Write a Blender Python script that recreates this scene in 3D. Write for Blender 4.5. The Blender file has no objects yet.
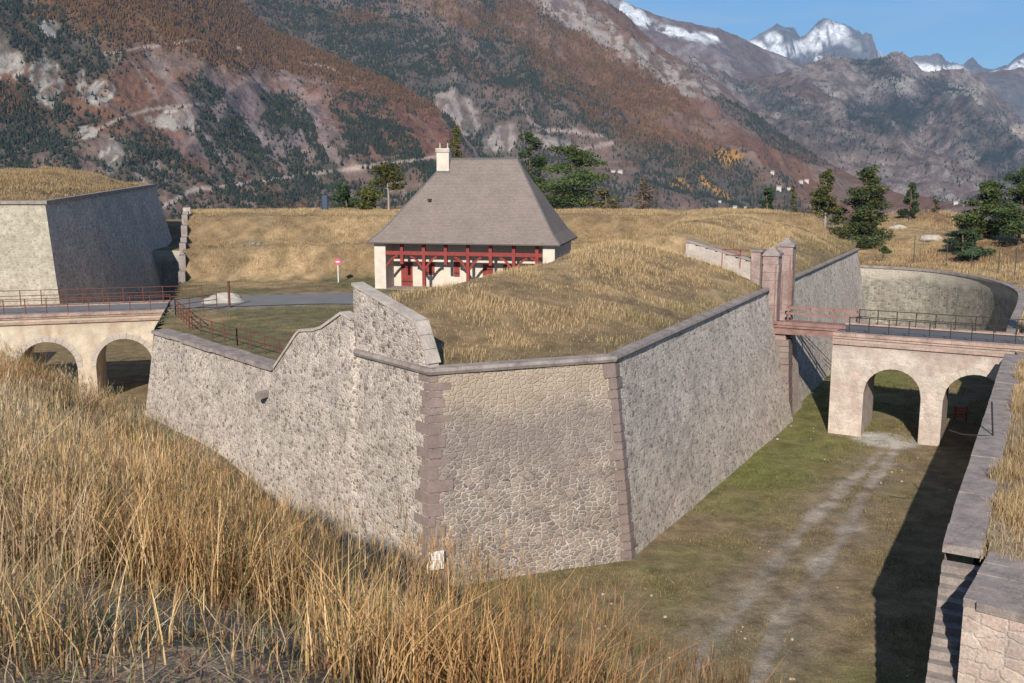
import bpy, bmesh, math, random
import numpy as np
from mathutils import Vector, Matrix
random.seed(7); rng = np.random.default_rng(11)
SC = bpy.context.scene; COL = SC.collection
# ---------------------------------------------------------------- survey of the place (metres; ditch floor z = 0, eye height 16.2)
FOC, HOR, EYE = 1000.0, 168.0, 16.2
PITCH = math.atan((341.5 - HOR) / FOC)
def ray(px, py):
    a = (px - 512) / FOC; b = (341.5 - py) / FOC
    return (a, math.cos(PITCH) + b * math.sin(PITCH), -math.sin(PITCH) + b * math.cos(PITCH))
def PZ(px, py, z):
    d = ray(px, py); t = (z - EYE) / d[2]; return Vector((d[0]*t, d[1]*t, z))
def PY(px, py, y):
    d = ray(px, py); t = y / d[1]; return Vector((d[0]*t, y, EYE + d[2]*t))
SUN_TH = math.radians(78.5); SUN_EL = math.radians(29.5)

# ---------------------------------------------------------------- noise
def _hash(ix, iy, s):
    h = (ix.astype(np.int64) * 374761393 + iy.astype(np.int64) * 668265263 + s * 974711) & 0x7fffffff
    h = ((h ^ (h >> 13)) * 1274126177) & 0x7fffffff
    return ((h ^ (h >> 16)) & 0xffff) / 65535.0
def vnoise(x, y, s=0):
    x = np.asarray(x, float); y = np.asarray(y, float)
    ix = np.floor(x); iy = np.floor(y); fx = x - ix; fy = y - iy
    fx = fx*fx*fx*(fx*(fx*6-15)+10); fy = fy*fy*fy*(fy*(fy*6-15)+10)
    a = _hash(ix, iy, s); b = _hash(ix+1, iy, s); c = _hash(ix, iy+1, s); d = _hash(ix+1, iy+1, s)
    return (a*(1-fx)+b*fx)*(1-fy) + (c*(1-fx)+d*fx)*fy
def fbm(x, y, o=5, s=0, g=0.5):
    r = 0; a = 1; t = 0
    for k in range(o):
        r = r + a*vnoise(x*2**k + 17.3*k, y*2**k - 9.1*k, s+k); t += a; a *= g
    return r/t
def ridged(x, y, o=5, s=0, g=0.5):
    r = 0; a = 1; t = 0
    for k in range(o):
        n = 1 - abs(2*vnoise(x*2**k + 3.3*k, y*2**k + 7.7*k, s+k) - 1); r = r + a*n*n; t += a; a *= g
    return r/t
def sstep(a, b, x):
    t = np.clip((np.asarray(x, float)-a)/(b-a), 0, 1); return t*t*(3-2*t)

# ---------------------------------------------------------------- materials
class NT:
    def __init__(s, name):
        s.m = bpy.data.materials.new(name); s.m.use_nodes = True; s.t = s.m.node_tree
        s.b = s.t.nodes['Principled BSDF']; s.b.inputs['Roughness'].default_value = 0.9
        s.b.inputs['Specular IOR Level'].default_value = 0.2
    def n(s, typ, ins=None, **kw):
        o = s.t.nodes.new('ShaderNode' + typ)
        for k, v in kw.items(): setattr(o, k, v)
        for k, v in (ins or {}).items():
            if isinstance(v, bpy.types.NodeSocket): s.t.links.new(v, o.inputs[k])
            else: o.inputs[k].default_value = v
        return o
    def math(s, op, a, b=None):
        o = s.n('Math', operation=op)
        for i, v in enumerate((a, b)):
            if v is None: continue
            if isinstance(v, bpy.types.NodeSocket): s.t.links.new(v, o.inputs[i])
            else: o.inputs[i].default_value = v
        return o.outputs[0]
    def mix(s, f, a, b, blend='MIX'):
        o = s.n('Mix', data_type='RGBA', blend_type=blend)
        for i, v in ((0, f), (6, a), (7, b)):
            if isinstance(v, bpy.types.NodeSocket): s.t.links.new(v, o.inputs[i])
            elif i: o.inputs[i].default_value = (*v[:3], 1)
            else: o.inputs[i].default_value = v
        return o.outputs[2]
    def rng(s, v, a, b, c=0.0, d=1.0):
        return s.n('MapRange', {0: v, 1: a, 2: b, 3: c, 4: d}).outputs[0]
    def ramp(s, f, stops):
        o = s.n('ValToRGB', {0: f}); e = o.color_ramp.elements
        while len(e) < len(stops): e.new(0.5)
        for q, (p, c) in zip(e, stops): q.position = p; q.color = (*c, 1)
        return o.outputs[0]
    def noise(s, vec, sc, det=4, rough=0.55):
        return s.n('TexNoise', {'Vector': vec, 'Scale': sc, 'Detail': det, 'Roughness': rough}).outputs[0]
    def col(s, c):
        if isinstance(c, bpy.types.NodeSocket): s.t.links.new(c, s.b.inputs['Base Color'])
        else: s.b.inputs['Base Color'].default_value = (*c, 1)
    def bump(s, h, st=0.5, d=0.05):
        o = s.n('Bump', {'Height': h, 'Strength': st, 'Distance': d}); s.t.links.new(o.outputs[0], s.b.inputs['Normal'])
def simple(name, c, var=0.25, sc=3.0, rough=0.85, bump=0.2):
    T = NT(name); tc = T.n('TexCoord').outputs['Object']
    a = T.noise(tc, sc, 5, 0.65); b = T.noise(tc, sc*9, 3)
    f = T.math('ADD', T.math('MULTIPLY', a, 0.65), T.math('MULTIPLY', b, 0.35))
    f = T.rng(f, 0.3, 0.7)
    T.col(T.mix(f, [x*(1-var) for x in c], [min(1, x*(1+var)) for x in c]))
    T.b.inputs['Roughness'].default_value = rough
    if bump: T.bump(f, bump, 0.03)
    return T.m
def vcol(name, var=0.25, sc=2.0, rough=0.95, bump=0.0, bd=0.05, trans=0.0):
    T = NT(name); a = T.n('Attribute', attribute_name='Col').outputs['Color']
    if var:
        tc = T.n('TexCoord').outputs['Object']; f = T.math('MULTIPLY', T.rng(T.noise(tc, sc, 6, 0.7), 0.3, 0.7, 1-var, 1+var), T.rng(T.noise(tc, sc*14, 3, 0.7), 0.3, 0.7, 1-var*.7, 1+var*.7))
        g = T.n('CombineColor', {0: f, 1: f, 2: f}).outputs[0]; c = T.mix(1.0, a, g, 'MULTIPLY')
        if bump: T.bump(T.noise(tc, sc*2, 6, 0.7), bump, bd)
    else: c = a
    T.col(c); T.b.inputs['Roughness'].default_value = rough; T.b.inputs['Specular IOR Level'].default_value = 0.1
    if trans:
        tr = T.n('BsdfTranslucent', {'Color': c}); ms = T.n('MixShader', {0: trans, 1: T.b.outputs[0], 2: tr.outputs[0]})
        T.t.links.new(ms.outputs[0], T.t.nodes['Material Output'].inputs['Surface'])
    return T.m
def stone(name, su, sv, stones, mortar, w0, w1, jit=0.35, stain=None, bump=0.6, dark=0.25, mort_amt=1.0, pits=0.0, top=None, rand=.85):
    """rubble masonry in metres of wall (UV): cells of random colour, mortar in the joints"""
    T = NT(name); uv = T.n('UVMap').outputs[0]
    nz = T.n('TexNoise', {'Vector': uv, 'Scale': 2.2, 'Detail': 3.0}).outputs['Color']
    off = T.n('VectorMath', {0: nz, 1: (0.5, 0.5, 0.5)}, operation='SUBTRACT').outputs[0]
    off = T.n('VectorMath', {0: off, 'Scale': jit}, operation='SCALE').outputs[0]
    v = T.n('VectorMath', {0: uv, 1: off}, operation='ADD').outputs[0]
    nz2 = T.n('TexNoise', {'Vector': uv, 'Scale': 9.0, 'Detail': 3.0}).outputs['Color']
    off2 = T.n('VectorMath', {0: T.n('VectorMath', {0: nz2, 1: (0.5, 0.5, 0.5)}, operation='SUBTRACT').outputs[0], 'Scale': 0.28/su}, operation='SCALE').outputs[0]
    v = T.n('VectorMath', {0: v, 1: off2}, operation='ADD').outputs[0]
    v = T.n('VectorMath', {0: v, 1: (su, sv, 1)}, operation='MULTIPLY').outputs[0]
    ve = T.n('TexVoronoi', {'Vector': v, 'Scale': 1.0, 'Randomness': rand}, voronoi_dimensions='2D', feature='DISTANCE_TO_EDGE').outputs['Distance']
    vc = T.n('TexVoronoi', {'Vector': v, 'Scale': 1.0, 'Randomness': rand}, voronoi_dimensions='2D').outputs['Color']
    r = T.n('SeparateColor', {0: vc}); r1, r2 = r.outputs[0], r.outputs[1]
    ve2 = T.math('SUBTRACT', ve, T.math('MULTIPLY', r2, w0*0.9))
    fine = T.noise(uv, 14, 5, 0.7)
    ve2 = T.math('ADD', ve2, T.math('MULTIPLY', T.math('SUBTRACT', fine, 0.5), w1*0.8))
    m = T.rng(ve2, w0, w1)
    k = len(stones); sc = T.ramp(r1, [(i/(max(k-1, 1)), c) for i, c in enumerate(stones)])
    big = T.noise(uv, 0.35, 5, 0.6)
    mm = T.math('MULTIPLY', T.math('SUBTRACT', 1.0, m), T.rng(T.noise(uv, .9, 4, .6), 0.32, 0.6, mort_amt*0.25, mort_amt))
    vs_ = T.n('VectorMath', {0: v, 1: (2.3, 2.6, 1)}, operation='MULTIPLY').outputs[0]
    pe = T.n('TexVoronoi', {'Vector': vs_, 'Scale': 1.0, 'Randomness': 1.0}, voronoi_dimensions='2D', feature='DISTANCE_TO_EDGE').outputs['Distance']
    pc = T.n('SeparateColor', {0: T.n('TexVoronoi', {'Vector': vs_, 'Scale': 1.0, 'Randomness': 1.0}, voronoi_dimensions='2D').outputs['Color']})
    pm = T.math('MULTIPLY', T.rng(pe, w0*1.3, w1*1.6+.04), T.math('GREATER_THAN', pc.outputs[1], 0.55))
    mort2 = T.mix(T.math('MULTIPLY', pm, 0.8), mortar, T.ramp(pc.outputs[0], [(i/(max(k-1, 1)), c) for i, c in enumerate(stones)]))
    c = T.mix(mm, sc, mort2)
    sv2 = T.math('MULTIPLY', T.rng(T.noise(uv, 1.5, 3, .6), .3, .7, .8, 1.18), T.rng(T.noise(uv, .28, 4, .6), .3, .7, .84, 1.14)); c = T.mix(1.0, c, T.n('CombineColor', {0: sv2, 1: sv2, 2: sv2}).outputs[0], 'MULTIPLY')
    f = T.rng(fine, 0.25, 0.75, 1-dark, 1+dark); g = T.n('CombineColor', {0: f, 1: f, 2: f}).outputs[0]
    c = T.mix(1.0, c, g, 'MULTIPLY')
    if pits:
        pz = T.n('TexVoronoi', {'Vector': v, 'Scale': 0.33, 'Randomness': 1.0}, voronoi_dimensions='2D').outputs['Distance']
        pf = T.math('SUBTRACT', 1.0, T.rng(pz, 0.08, 0.16)); c = T.mix(T.math('MULTIPLY', pf, pits), c, (0.03, 0.02, 0.02))
    if stain:
        sn = T.n('VectorMath', {0: uv, 1: (0.55, 0.16, 1)}, operation='MULTIPLY').outputs[0]
        sf = T.rng(T.noise(sn, 1.6, 6, 0.65), 0.48, 0.68); c = T.mix(T.math('MULTIPLY', sf, stain[3]), c, stain[:3])
    if top:   # weathered band: colour, from v, to v, amount
        vv = T.n('SeparateXYZ', {0: uv}).outputs[1]
        vv = T.math('ADD', vv, T.math('MULTIPLY', T.math('SUBTRACT', big, 0.5), 2.5))
        for (cc, a, b, c2, d2, am) in top:
            tf = T.math('MULTIPLY', T.rng(vv, a, b), T.rng(vv, c2, d2, 1.0, 0.0)); c = T.mix(T.math('MULTIPLY', tf, am), c, cc)
    T.col(c)
    h = T.math('ADD', T.math('MULTIPLY', m, 0.7), T.math('MULTIPLY', fine, 0.6)); T.bump(h, bump, 0.06)
    return T.m

M = {}
M['rubble_pale'] = stone('rubble_pale', 4.8, 6.0, [(.12,.10,.09),(.30,.25,.22),(.42,.365,.325),(.48,.42,.37),(.25,.19,.155),(.51,.45,.40),(.40,.34,.30)], (.57,.495,.42), .05, .20, stain=(.36,.305,.26,.5), dark=.45, pits=.45, rand=.9, bump=.8)
M['rubble_front'] = stone('rubble_front', 3.3, 5.7, [(.15,.12,.11),(.25,.20,.175),(.20,.165,.15),(.31,.26,.225),(.27,.2,.165)], (.50,.44,.38), .04, .15, jit=.3, stain=(.30,.25,.20,.5), dark=.45, rand=.85, pits=.3, bump=.8,
    top=[((.42,.33,.235), 6.0, 7.6, 20, 21, .6), ((.23,.19,.165), 3.9, 5.0, 6.0, 7.0, .6)])
M['rubble_grey'] = stone('rubble_grey', 3.4, 5.6, [(.30,.25,.22),(.44,.375,.32),(.51,.44,.375),(.57,.50,.43),(.38,.29,.245)], (.61,.535,.455), .04, .16, dark=.45, stain=(.32,.28,.255,.4), pits=.5, bump=.75, rand=.8)
M['rubble_far'] = stone('rubble_far', 2.6, 3.8, [(.16,.145,.125),(.23,.21,.175),(.28,.25,.21),(.33,.30,.25)], (.36,.33,.285), .04, .16, dark=.35, stain=(.17,.15,.13,.6), rand=.75,
    top=[((.50,.45,.37), 4.6, 5.4, 20, 21, .6)])
M['bastion_pale'] = stone('bastion_pale', 3.0, 4.2, [(.28,.245,.19),(.36,.31,.24),(.40,.355,.28),(.32,.27,.21)], (.43,.38,.305), .06, .18, dark=.22, stain=(.28,.24,.18,.4), pits=.2, rand=.75)
M['plaster_bridge'] = stone('plaster_bridge', 2.3, 2.9, [(.42,.355,.305),(.45,.385,.335),(.48,.415,.36),(.43,.335,.29)], (.48,.415,.365), .02, .3, dark=.4, stain=(.33,.225,.185,.75), top=[((.27,.215,.18), 4.9, 5.7, 20, 21, .6)], bump=.35, rand=.7)
M['plaster_cream'] = stone('plaster_cream', 1.6, 2.2, [(.48,.405,.305),(.53,.45,.345),(.50,.42,.32)], (.52,.45,.35), .02, .4, dark=.25, stain=(.38,.25,.165,.8), top=[((.34,.25,.17), 4.9, 5.8, 20, 21, .5)], bump=.15, rand=.7)
M['ashlar_buff'] = stone('ashlar_buff', 1.9, 3.0, [(.42,.34,.29),(.48,.39,.33),(.44,.33,.28),(.38,.32,.28)], (.50,.43,.375), .02, .12, dark=.35, stain=(.3,.22,.19,.6), bump=.6, rand=.6)
M['quoin'] = simple('quoin_stone', (.215,.165,.148), .3, 1.2, .9, .5)
M['coping'] = simple('coping_stone', (.255,.215,.195), .5, 1.7, .9, .5)
M['coping_red'] = simple('coping_red_stone', (.33,.235,.195), .5, .9, .9, .5)
M['coping_pale'] = simple('coping_pale_stone', (.40,.345,.30), .4, .9, .9, .5)
M['pink_stone'] = simple('pink_gate_stone', (.28,.205,.185), .5, 1.1, .9, .6)
M['ring'] = simple('arch_stone', (.42,.36,.31), .3, 1.5, .9, .4)
M['asphalt'] = simple('asphalt', (.115,.115,.12), .15, 2, .9, .3)
M['road_grey'] = simple('road_grey', (.17,.165,.165), .18, .7, .95, .2)
M['iron'] = simple('dark_iron', (.028,.024,.024), .3, 6, .6, 0)
M['rust'] = simple('rusty_iron', (.13,.05,.035), .4, 6, .85, 0)
M['red_paint'] = simple('red_timber', (.22,.042,.036), .3, 3, .7, .1)
M['wood_pink'] = simple('weathered_red_timber', (.235,.14,.12), .4, 2, .85, .4)
M['wood_dark'] = simple('dark_timber', (.05,.035,.03), .35, 2, .85, .3)
M['plaster'] = simple('lime_plaster', (.54,.475,.40), .2, 1.5, .95, .15)
M['brick'] = simple('brick_red', (.34,.22,.175), .3, 6, .9, .2)
M['white'] = simple('white_paint', (.78,.77,.75), .06, 8, .7, 0)
M['blue'] = simple('blue_paint', (.04,.07,.12), .2, 3, .6, 0)
M['green_wire'] = simple('green_wire', (.045,.07,.06), .2, 3, .6, 0)
M['bark'] = simple('bark', (.13,.09,.07), .4, 4, .95, .5)
M['bark_pale'] = simple('bark_pale', (.30,.25,.21), .35, 4, .95, .4)
M['lead'] = simple('lead_sheet', (.12,.12,.13), .2, 4, .6, 0)
M['gravel'] = simple('gravel_heap', (.36,.33,.29), .5, 9, .95, .6)
M['rock'] = simple('pale_rock', (.40,.35,.31), .4, 1.2, .95, .7)
M['sign_pink'] = simple('sign_red', (.55,.10,.16), .1, 5, .6, 0)
M['leaf'] = vcol('foliage', 0, trans=.25)
M['blade'] = vcol('dry_blades', 0, rough=.85, trans=.25)
M['turf'] = vcol('turf_soil', .45, .9, bump=.6, bd=.15)
M['hillmat'] = vcol('mountain_ground', .36, .028, bump=.6, bd=9)
M['hillfar'] = vcol('far_mountain_ground', .5, .016, bump=1.0, bd=30)
T = NT('slate_roof'); tc = T.n('TexCoord').outputs['Object']
br = T.n('TexBrick', {'Vector': T.n('UVMap').outputs[0], 'Color1': (.195,.155,.135,1), 'Color2': (.235,.19,.168,1), 'Mortar': (.11,.09,.085,1), 'Scale': 1.0, 'Mortar Size': .012, 'Brick Width': .22, 'Row Height': .14, 'Bias': 0.0})
nz = T.rng(T.noise(tc, .7, 6, .65), .3, .7, .88, 1.1); T.col(T.mix(1.0, br.outputs[0], T.n('CombineColor', {0: nz, 1: nz, 2: nz}).outputs[0], 'MULTIPLY')); T.bump(br.outputs[1], -.4, .02); M['slate'] = T.m

# ---------------------------------------------------------------- mesh helpers
class MB:
    def __init__(s): s.v = []; s.f = []; s.uv = {}
    def add(s, vs, fs, uvs=None):
        b = len(s.v); s.v += [tuple(p) for p in vs]
        for i, f in enumerate(fs):
            if uvs: s.uv[len(s.f)] = [uvs[k] for k in f]
            s.f.append([b+k for k in f])
        return s
    def box(s, c, d, x=(1,0,0), y=(0,1,0), z=(0,0,1), jit=0):
        c = Vector(c); x = Vector(x)*d[0]/2; y = Vector(y)*d[1]/2; z = Vector(z)*d[2]/2
        vs = [c + i*x + j*y + k*z for i in (-1,1) for j in (-1,1) for k in (-1,1)]
        if jit: vs = [p + Vector([random.uniform(-jit, jit) for _ in range(3)]) for p in vs]
        return s.add(vs, [(0,1,3,2),(4,6,7,5),(0,4,5,1),(2,3,7,6),(0,2,6,4),(1,5,7,3)])
    def bar(s, a, b, w, h=None, up=(0,0,1)):
        a = Vector(a); b = Vector(b); d = b-a; L = d.length; d.normalize(); u = Vector(up)
        if abs(d.dot(u)) > .95: u = Vector((1,0,0))
        x = d.cross(u).normalized(); y = x.cross(d)
        return s.box((a+b)/2, (L, w, h or w), d, x, y)
    def tube(s, pts, rs, n=6):
        pts = [Vector(p) for p in pts]; rings = []
        for i, p in enumerate(pts):
            d = (pts[min(i+1, len(pts)-1)] - pts[max(i-1, 0)]).normalized()
            u = Vector((0,0,1)) if abs(d.z) < .9 else Vector((1,0,0)); x = d.cross(u).normalized(); y = x.cross(d)
            r = rs[i] if isinstance(rs, (list, tuple)) else rs
            rings += [p + r*(math.cos(2*math.pi*k/n)*x + math.sin(2*math.pi*k/n)*y) for k in range(n)]
        fs = [(i*n+k, i*n+(k+1) % n, (i+1)*n+(k+1) % n, (i+1)*n+k) for i in range(len(pts)-1) for k in range(n)]
        fs += [tuple(range(n))[::-1], tuple((len(pts)-1)*n+k for k in range(n))]
        return s.add(rings, fs)
    def prism(s, poly, z0, z1):
        n = len(poly); vs = [(p[0], p[1], z0) for p in poly] + [(p[0], p[1], z1) for p in poly]
        return s.add(vs, [tuple(range(n))[::-1], tuple(range(n, 2*n))] + [(i, (i+1) % n, n+(i+1) % n, n+i) for i in range(n)])
    def ribbon(s, pts, prof, n2=None):
        """closed profile [(out, up)] swept along a 3D polyline; out is to the right of travel"""
        pts = [Vector(p) for p in pts]; k = len(prof); vs = []
        for i, p in enumerate(pts):
            a = pts[i]-pts[i-1] if i else pts[1]-pts[0]; b = pts[i+1]-pts[i] if i < len(pts)-1 else a
            a = Vector((a.x, a.y, 0)).normalized(); b = Vector((b.x, b.y, 0)).normalized(); t = (a+b).normalized()
            nrm = Vector((t.y, -t.x, 0)) / max(.5, t.dot(a))
            vs += [p + nrm*o + Vector((0, 0, u)) for o, u in prof]
        fs = [(i*k+j, (i+1)*k+j, (i+1)*k+(j+1) % k, i*k+(j+1) % k) for i in range(len(pts)-1) for j in range(k)]
        fs += [tuple(range(k)), tuple((len(pts)-1)*k+j for j in range(k))[::-1]]
        return s.add(vs, fs)
    def build(s, name, mat, parent=None, smooth=False, label=None):
        me = bpy.data.meshes.new(name); me.from_pydata(s.v, [], s.f)
        if s.uv:
            L = me.uv_layers.new(name='UVMap'); k = 0
            for p in me.polygons:
                u = s.uv.get(p.index)
                for j, li in enumerate(p.loop_indices): L.data[li].uv = u[j] if u else (0, 0)
        me.materials.append(M[mat] if isinstance(mat, str) else mat)
        bm = bmesh.new(); bm.from_mesh(me); bmesh.ops.recalc_face_normals(bm, faces=bm.faces); bm.to_mesh(me); bm.free()
        if smooth: me.polygons.foreach_set('use_smooth', [True]*len(me.polygons))
        o = bpy.data.objects.new(name, me); COL.objects.link(o)
        if parent is not None: o.parent = parent
        if label: o['label'] = label
        return o
def npmesh(name, V, F, mat, col=None, parent=None, smooth=False, uv=None):
    """fast mesh from numpy arrays: F is (n,k)"""
    V = np.asarray(V, np.float32); F = np.asarray(F, np.int32); k = F.shape[1]
    me = bpy.data.meshes.new(name); me.vertices.add(len(V)); me.vertices.foreach_set('co', V.ravel())
    me.loops.add(F.size); me.loops.foreach_set('vertex_index', F.ravel())
    me.polygons.add(len(F)); me.polygons.foreach_set('loop_start', np.arange(0, F.size, k, dtype=np.int32))
    if smooth: me.polygons.foreach_set('use_smooth', np.ones(len(F), bool))
    me.update(calc_edges=True)
    if col is not None:
        a = me.color_attributes.new('Col', 'FLOAT_COLOR', 'POINT'); c = np.ones((len(V), 4), np.float32); c[:, :3] = col; a.data.foreach_set('color', c.ravel())
    if uv is not None:
        L = me.uv_layers.new(name='UVMap'); L.data.foreach_set('uv', np.asarray(uv, np.float32)[F.ravel()].ravel())
    me.materials.append(M[mat] if isinstance(mat, str) else mat)
    o = bpy.data.objects.new(name, me); COL.objects.link(o)
    if parent is not None: o.parent = parent
    return o
def gridfaces(n, m):
    i, j = np.meshgrid(np.arange(n-1), np.arange(m-1), indexing='ij'); a = (i*m+j).ravel()
    return np.stack([a, a+m, a+m+1, a+1], 1)
def empty(name, label, cat, loc=(0,0,0), rz=0, group=None):
    o = bpy.data.objects.new(name, None); COL.objects.link(o); o.location = loc; o.rotation_euler.z = rz; o.empty_display_size = .3
    return tag(o, label, cat, group)
def tag(o, label, cat, group=None):
    o['label'] = label; o['category'] = cat
    if group: o['group'] = group
    return o
def kind(o, k): o['kind'] = k; return o
def local(root, p):   # world point -> the root's own frame (roots are only moved and turned about z)
    v = Vector(p) - root.location; c, s = math.cos(-root.rotation_euler.z), math.sin(-root.rotation_euler.z)
    return Vector((c*v.x - s*v.y, s*v.x + c*v.y, v.z))
def wall_sheet(name, base, top, mat, parent, step=.35, rough=.03, u0=0, label=None, org=(0,0,0)):
    """masonry face between a base line and a top line (lists of equal length), subdivided and slightly uneven; UV in metres"""
    base = [np.array(p, float) for p in base]; top = [np.array(p, float) for p in top]
    B = []; Tt = []; U = []; u = u0
    for i in range(len(base)-1):
        L = np.linalg.norm(base[i+1]-base[i]); n = max(2, int(L/step))
        for k in range(n + (i == len(base)-2)):
            f = k/n; B.append(base[i]*(1-f)+base[i+1]*f); Tt.append(top[i]*(1-f)+top[i+1]*f); U.append(u+L*f)
        u += L
    B = np.array(B); Tt = np.array(Tt); U = np.array(U); nv = max(2, int(np.max(np.linalg.norm(Tt-B, axis=1))/step))+1
    f = np.linspace(0, 1, nv)[None, :, None]; V = B[:, None, :]*(1-f) + Tt[:, None, :]*f
    tz = np.gradient(B, axis=0); nr = np.stack([tz[:, 1], -tz[:, 0]], 1); nr /= np.linalg.norm(nr, axis=1)[:, None]+1e-9
    uu = np.repeat(U[:, None], nv, 1); vv = V[:, :, 2]
    d = (fbm(uu*1.3, vv*1.3, 3, 5)-.5)*rough*2.5 + (fbm(uu*.2, vv*.2, 2, 9)-.5)*rough*3
    d *= np.minimum(1, np.minimum(np.arange(len(U))[:, None], (len(U)-1-np.arange(len(U)))[:, None])/2.0)
    V[:, :, :2] += nr[:, None, :]*d[:, :, None]
    V = V - np.array(org, float)
    o = npmesh(name, V.reshape(-1, 3), gridfaces(len(U), nv), mat, parent=parent, smooth=False, uv=np.stack([uu, vv], 2).reshape(-1, 2))
    if label: o['label'] = label
    return o

# ---------------------------------------------------------------- camera, sky, sun
cd = bpy.data.cameras.new('camera'); cam = bpy.data.objects.new('camera', cd); COL.objects.link(cam); SC.camera = cam
cam.location = (0, 0, EYE); cam.rotation_euler = (math.pi/2 - PITCH, 0, 0); cd.sensor_width = 36; cd.lens = 36*FOC/1024; cd.clip_start = .1; cd.clip_end = 60000
W = bpy.data.worlds.new('World'); SC.world = W; W.use_nodes = True; wt = W.node_tree
sky = wt.nodes.new('ShaderNodeTexSky'); sky.sky_type = 'NISHITA'; sky.sun_disc = False; sky.sun_elevation = SUN_EL
sd = Vector((math.cos(SUN_TH)*math.cos(SUN_EL), math.sin(SUN_TH)*math.cos(SUN_EL), -math.sin(SUN_EL)))   # travel of light
sky.sun_rotation = math.atan2(-sd.x, -sd.y); sky.altitude = 2200; sky.air_density = 1.0; sky.dust_density = 0.0; sky.ozone_density = 2.0
tint = wt.nodes.new('ShaderNodeMix'); tint.data_type = 'RGBA'; tint.blend_type = 'MULTIPLY'; tint.inputs[0].default_value = 1; tint.inputs[7].default_value = (.58, 1.0, 1.24, 1); wt.links.new(sky.outputs[0], tint.inputs[6]); 
wn = wt.nodes; tcg = wn.new('ShaderNodeTexCoord'); mpg = wn.new('ShaderNodeMapping'); mpg.inputs['Scale'].default_value = (2.2, 2.2, 16); wt.links.new(tcg.outputs['Generated'], mpg.inputs[0])
nzg = wn.new('ShaderNodeTexNoise'); nzg.inputs['Scale'].default_value = 3.0; nzg.inputs['Detail'].default_value = 7; wt.links.new(mpg.outputs[0], nzg.inputs[0])
mrg = wn.new('ShaderNodeMapRange'); mrg.inputs[1].default_value = .46; mrg.inputs[2].default_value = .78; mrg.inputs[4].default_value = .34; wt.links.new(nzg.outputs[0], mrg.inputs[0])
cir = wn.new('ShaderNodeMix'); cir.data_type = 'RGBA'; cir.inputs[7].default_value = (7.0, 8.2, 9.6, 1); wt.links.new(mrg.outputs[0], cir.inputs[0]); wt.links.new(tint.outputs[2], cir.inputs[6]); wt.links.new(cir.outputs[2], wn['Background'].inputs[0]); wt.nodes['Background'].inputs[1].default_value = .07
sl = bpy.data.lights.new('sun', 'SUN'); sl.energy = 5.0; sl.angle = math.radians(.5); sl.color = (1, .93, .82)
so = bpy.data.objects.new('sun', sl); COL.objects.link(so); so.rotation_euler = sd.to_track_quat('-Z', 'Y').to_euler(); so.location = (-40, -60, 80)
SC.view_settings.view_transform = 'Standard'; SC.view_settings.look = 'None'; SC.view_settings.exposure = 0.5; SC.view_settings.gamma = 1
SC.cycles.use_denoising = True
SC.cycles.max_bounces = 5; SC.cycles.volume_bounces = 0; SC.cycles.volume_step_rate = 4

# ================================================================ MOUNTAINS AND VALLEY
def interp(pts, x): return np.interp(x, [p[0] for p in pts], [p[1] for p in pts])
def seg_d(px, py, pts):
    d = np.full(px.shape, 1e9)
    for (x0, y0), (x1, y1) in zip(pts[:-1], pts[1:]):
        L = (x1-x0)**2+(y1-y0)**2; t = np.clip(((px-x0)*(x1-x0)+(py-y0)*(y1-y0))/L, 0, 1)
        d = np.minimum(d, np.hypot(px-x0-t*(x1-x0), py-y0-t*(y1-y0)))
    return d
def blob(px, py, cx, cy, rx, ry, ang=0, soft=.5, w=.5):
    a = math.radians(ang); u = (px-cx)*math.cos(a)+(py-cy)*math.sin(a); v = -(px-cx)*math.sin(a)+(py-cy)*math.cos(a)
    n = fbm(px*.09, py*.09, 4, int(cx)+7)-.5
    return 1-sstep(1-soft, 1+soft, np.hypot(u/rx, v/ry)+n*2*w)
def mountain(name, x0, x1, dx, rb, rr, skyl, zb, prof, amp, ns, paint, mat, nt=200, rough=0, seed=0, back=1.5):
    px = np.arange(x0, x1+dx, dx); t = np.concatenate([np.linspace(0, 1, nt), 1+np.linspace(.02, back-1, 24)])
    P, Tm = np.meshgrid(px, t, indexing='ij')
    az = (P-512)/FOC
    RB = interp(rb, P); RR = interp(rr, P); R = RB+(RR-RB)*Tm; c = 1/np.sqrt(1+az*az)
    # distance is measured along +y; x follows from the azimuth
    Yd = R; Xd = R*az*1.0
    sk = interp(skyl, P); zr = EYE + RR*np.tan(np.arctan((HOR-sk)/FOC))
    f = np.where(Tm <= 1, np.clip(Tm, 0, 1)**prof, 1-.9*np.clip((Tm-1)/(back-1), 0, 1)**1.2)
    Zv = zb+(zr-zb)*f
    n = ridged(Xd/ns+seed, Yd/ns*0.55, 6, seed)-.45 + .35*(fbm(Xd/ns*3.1, Yd/ns*3.1, 5, seed+50)-.5)
    win = np.where(Tm <= 1, np.clip(Tm*6, 0, 1)*np.clip((1-Tm)*5, 0, 1), 0)
    Zv = Zv + amp*n*win + rough*(ridged(Xd/ns*4, Yd/ns*4, 6, seed+9, .62)-.5)*np.clip(Tm*4, 0, 1)
    y_ = Yd*math.cos(PITCH)-(Zv-EYE)*math.sin(PITCH); u_ = Yd*math.sin(PITCH)+(Zv-EYE)*math.cos(PITCH)
    SX = 512+FOC*Xd/y_; SY = 341.5-FOC*u_/y_
    gx, gy = np.gradient(Zv); slope = np.abs(gy)/np.maximum(1, np.abs(np.gradient(Yd, axis=1)))
    col, dens = paint(P, SY, Zv, slope, Xd, Yd)
    V = np.stack([Xd, Yd, Zv], 2).reshape(-1, 3)
    o = npmesh(name, V, gridfaces(len(px), len(t)), mat, col=col.reshape(-1, 3), smooth=True); kind(o, 'structure')
    return dict(P=P, SY=SY, X=Xd, Y=Yd, Z=Zv, T=Tm, dens=dens)
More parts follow.
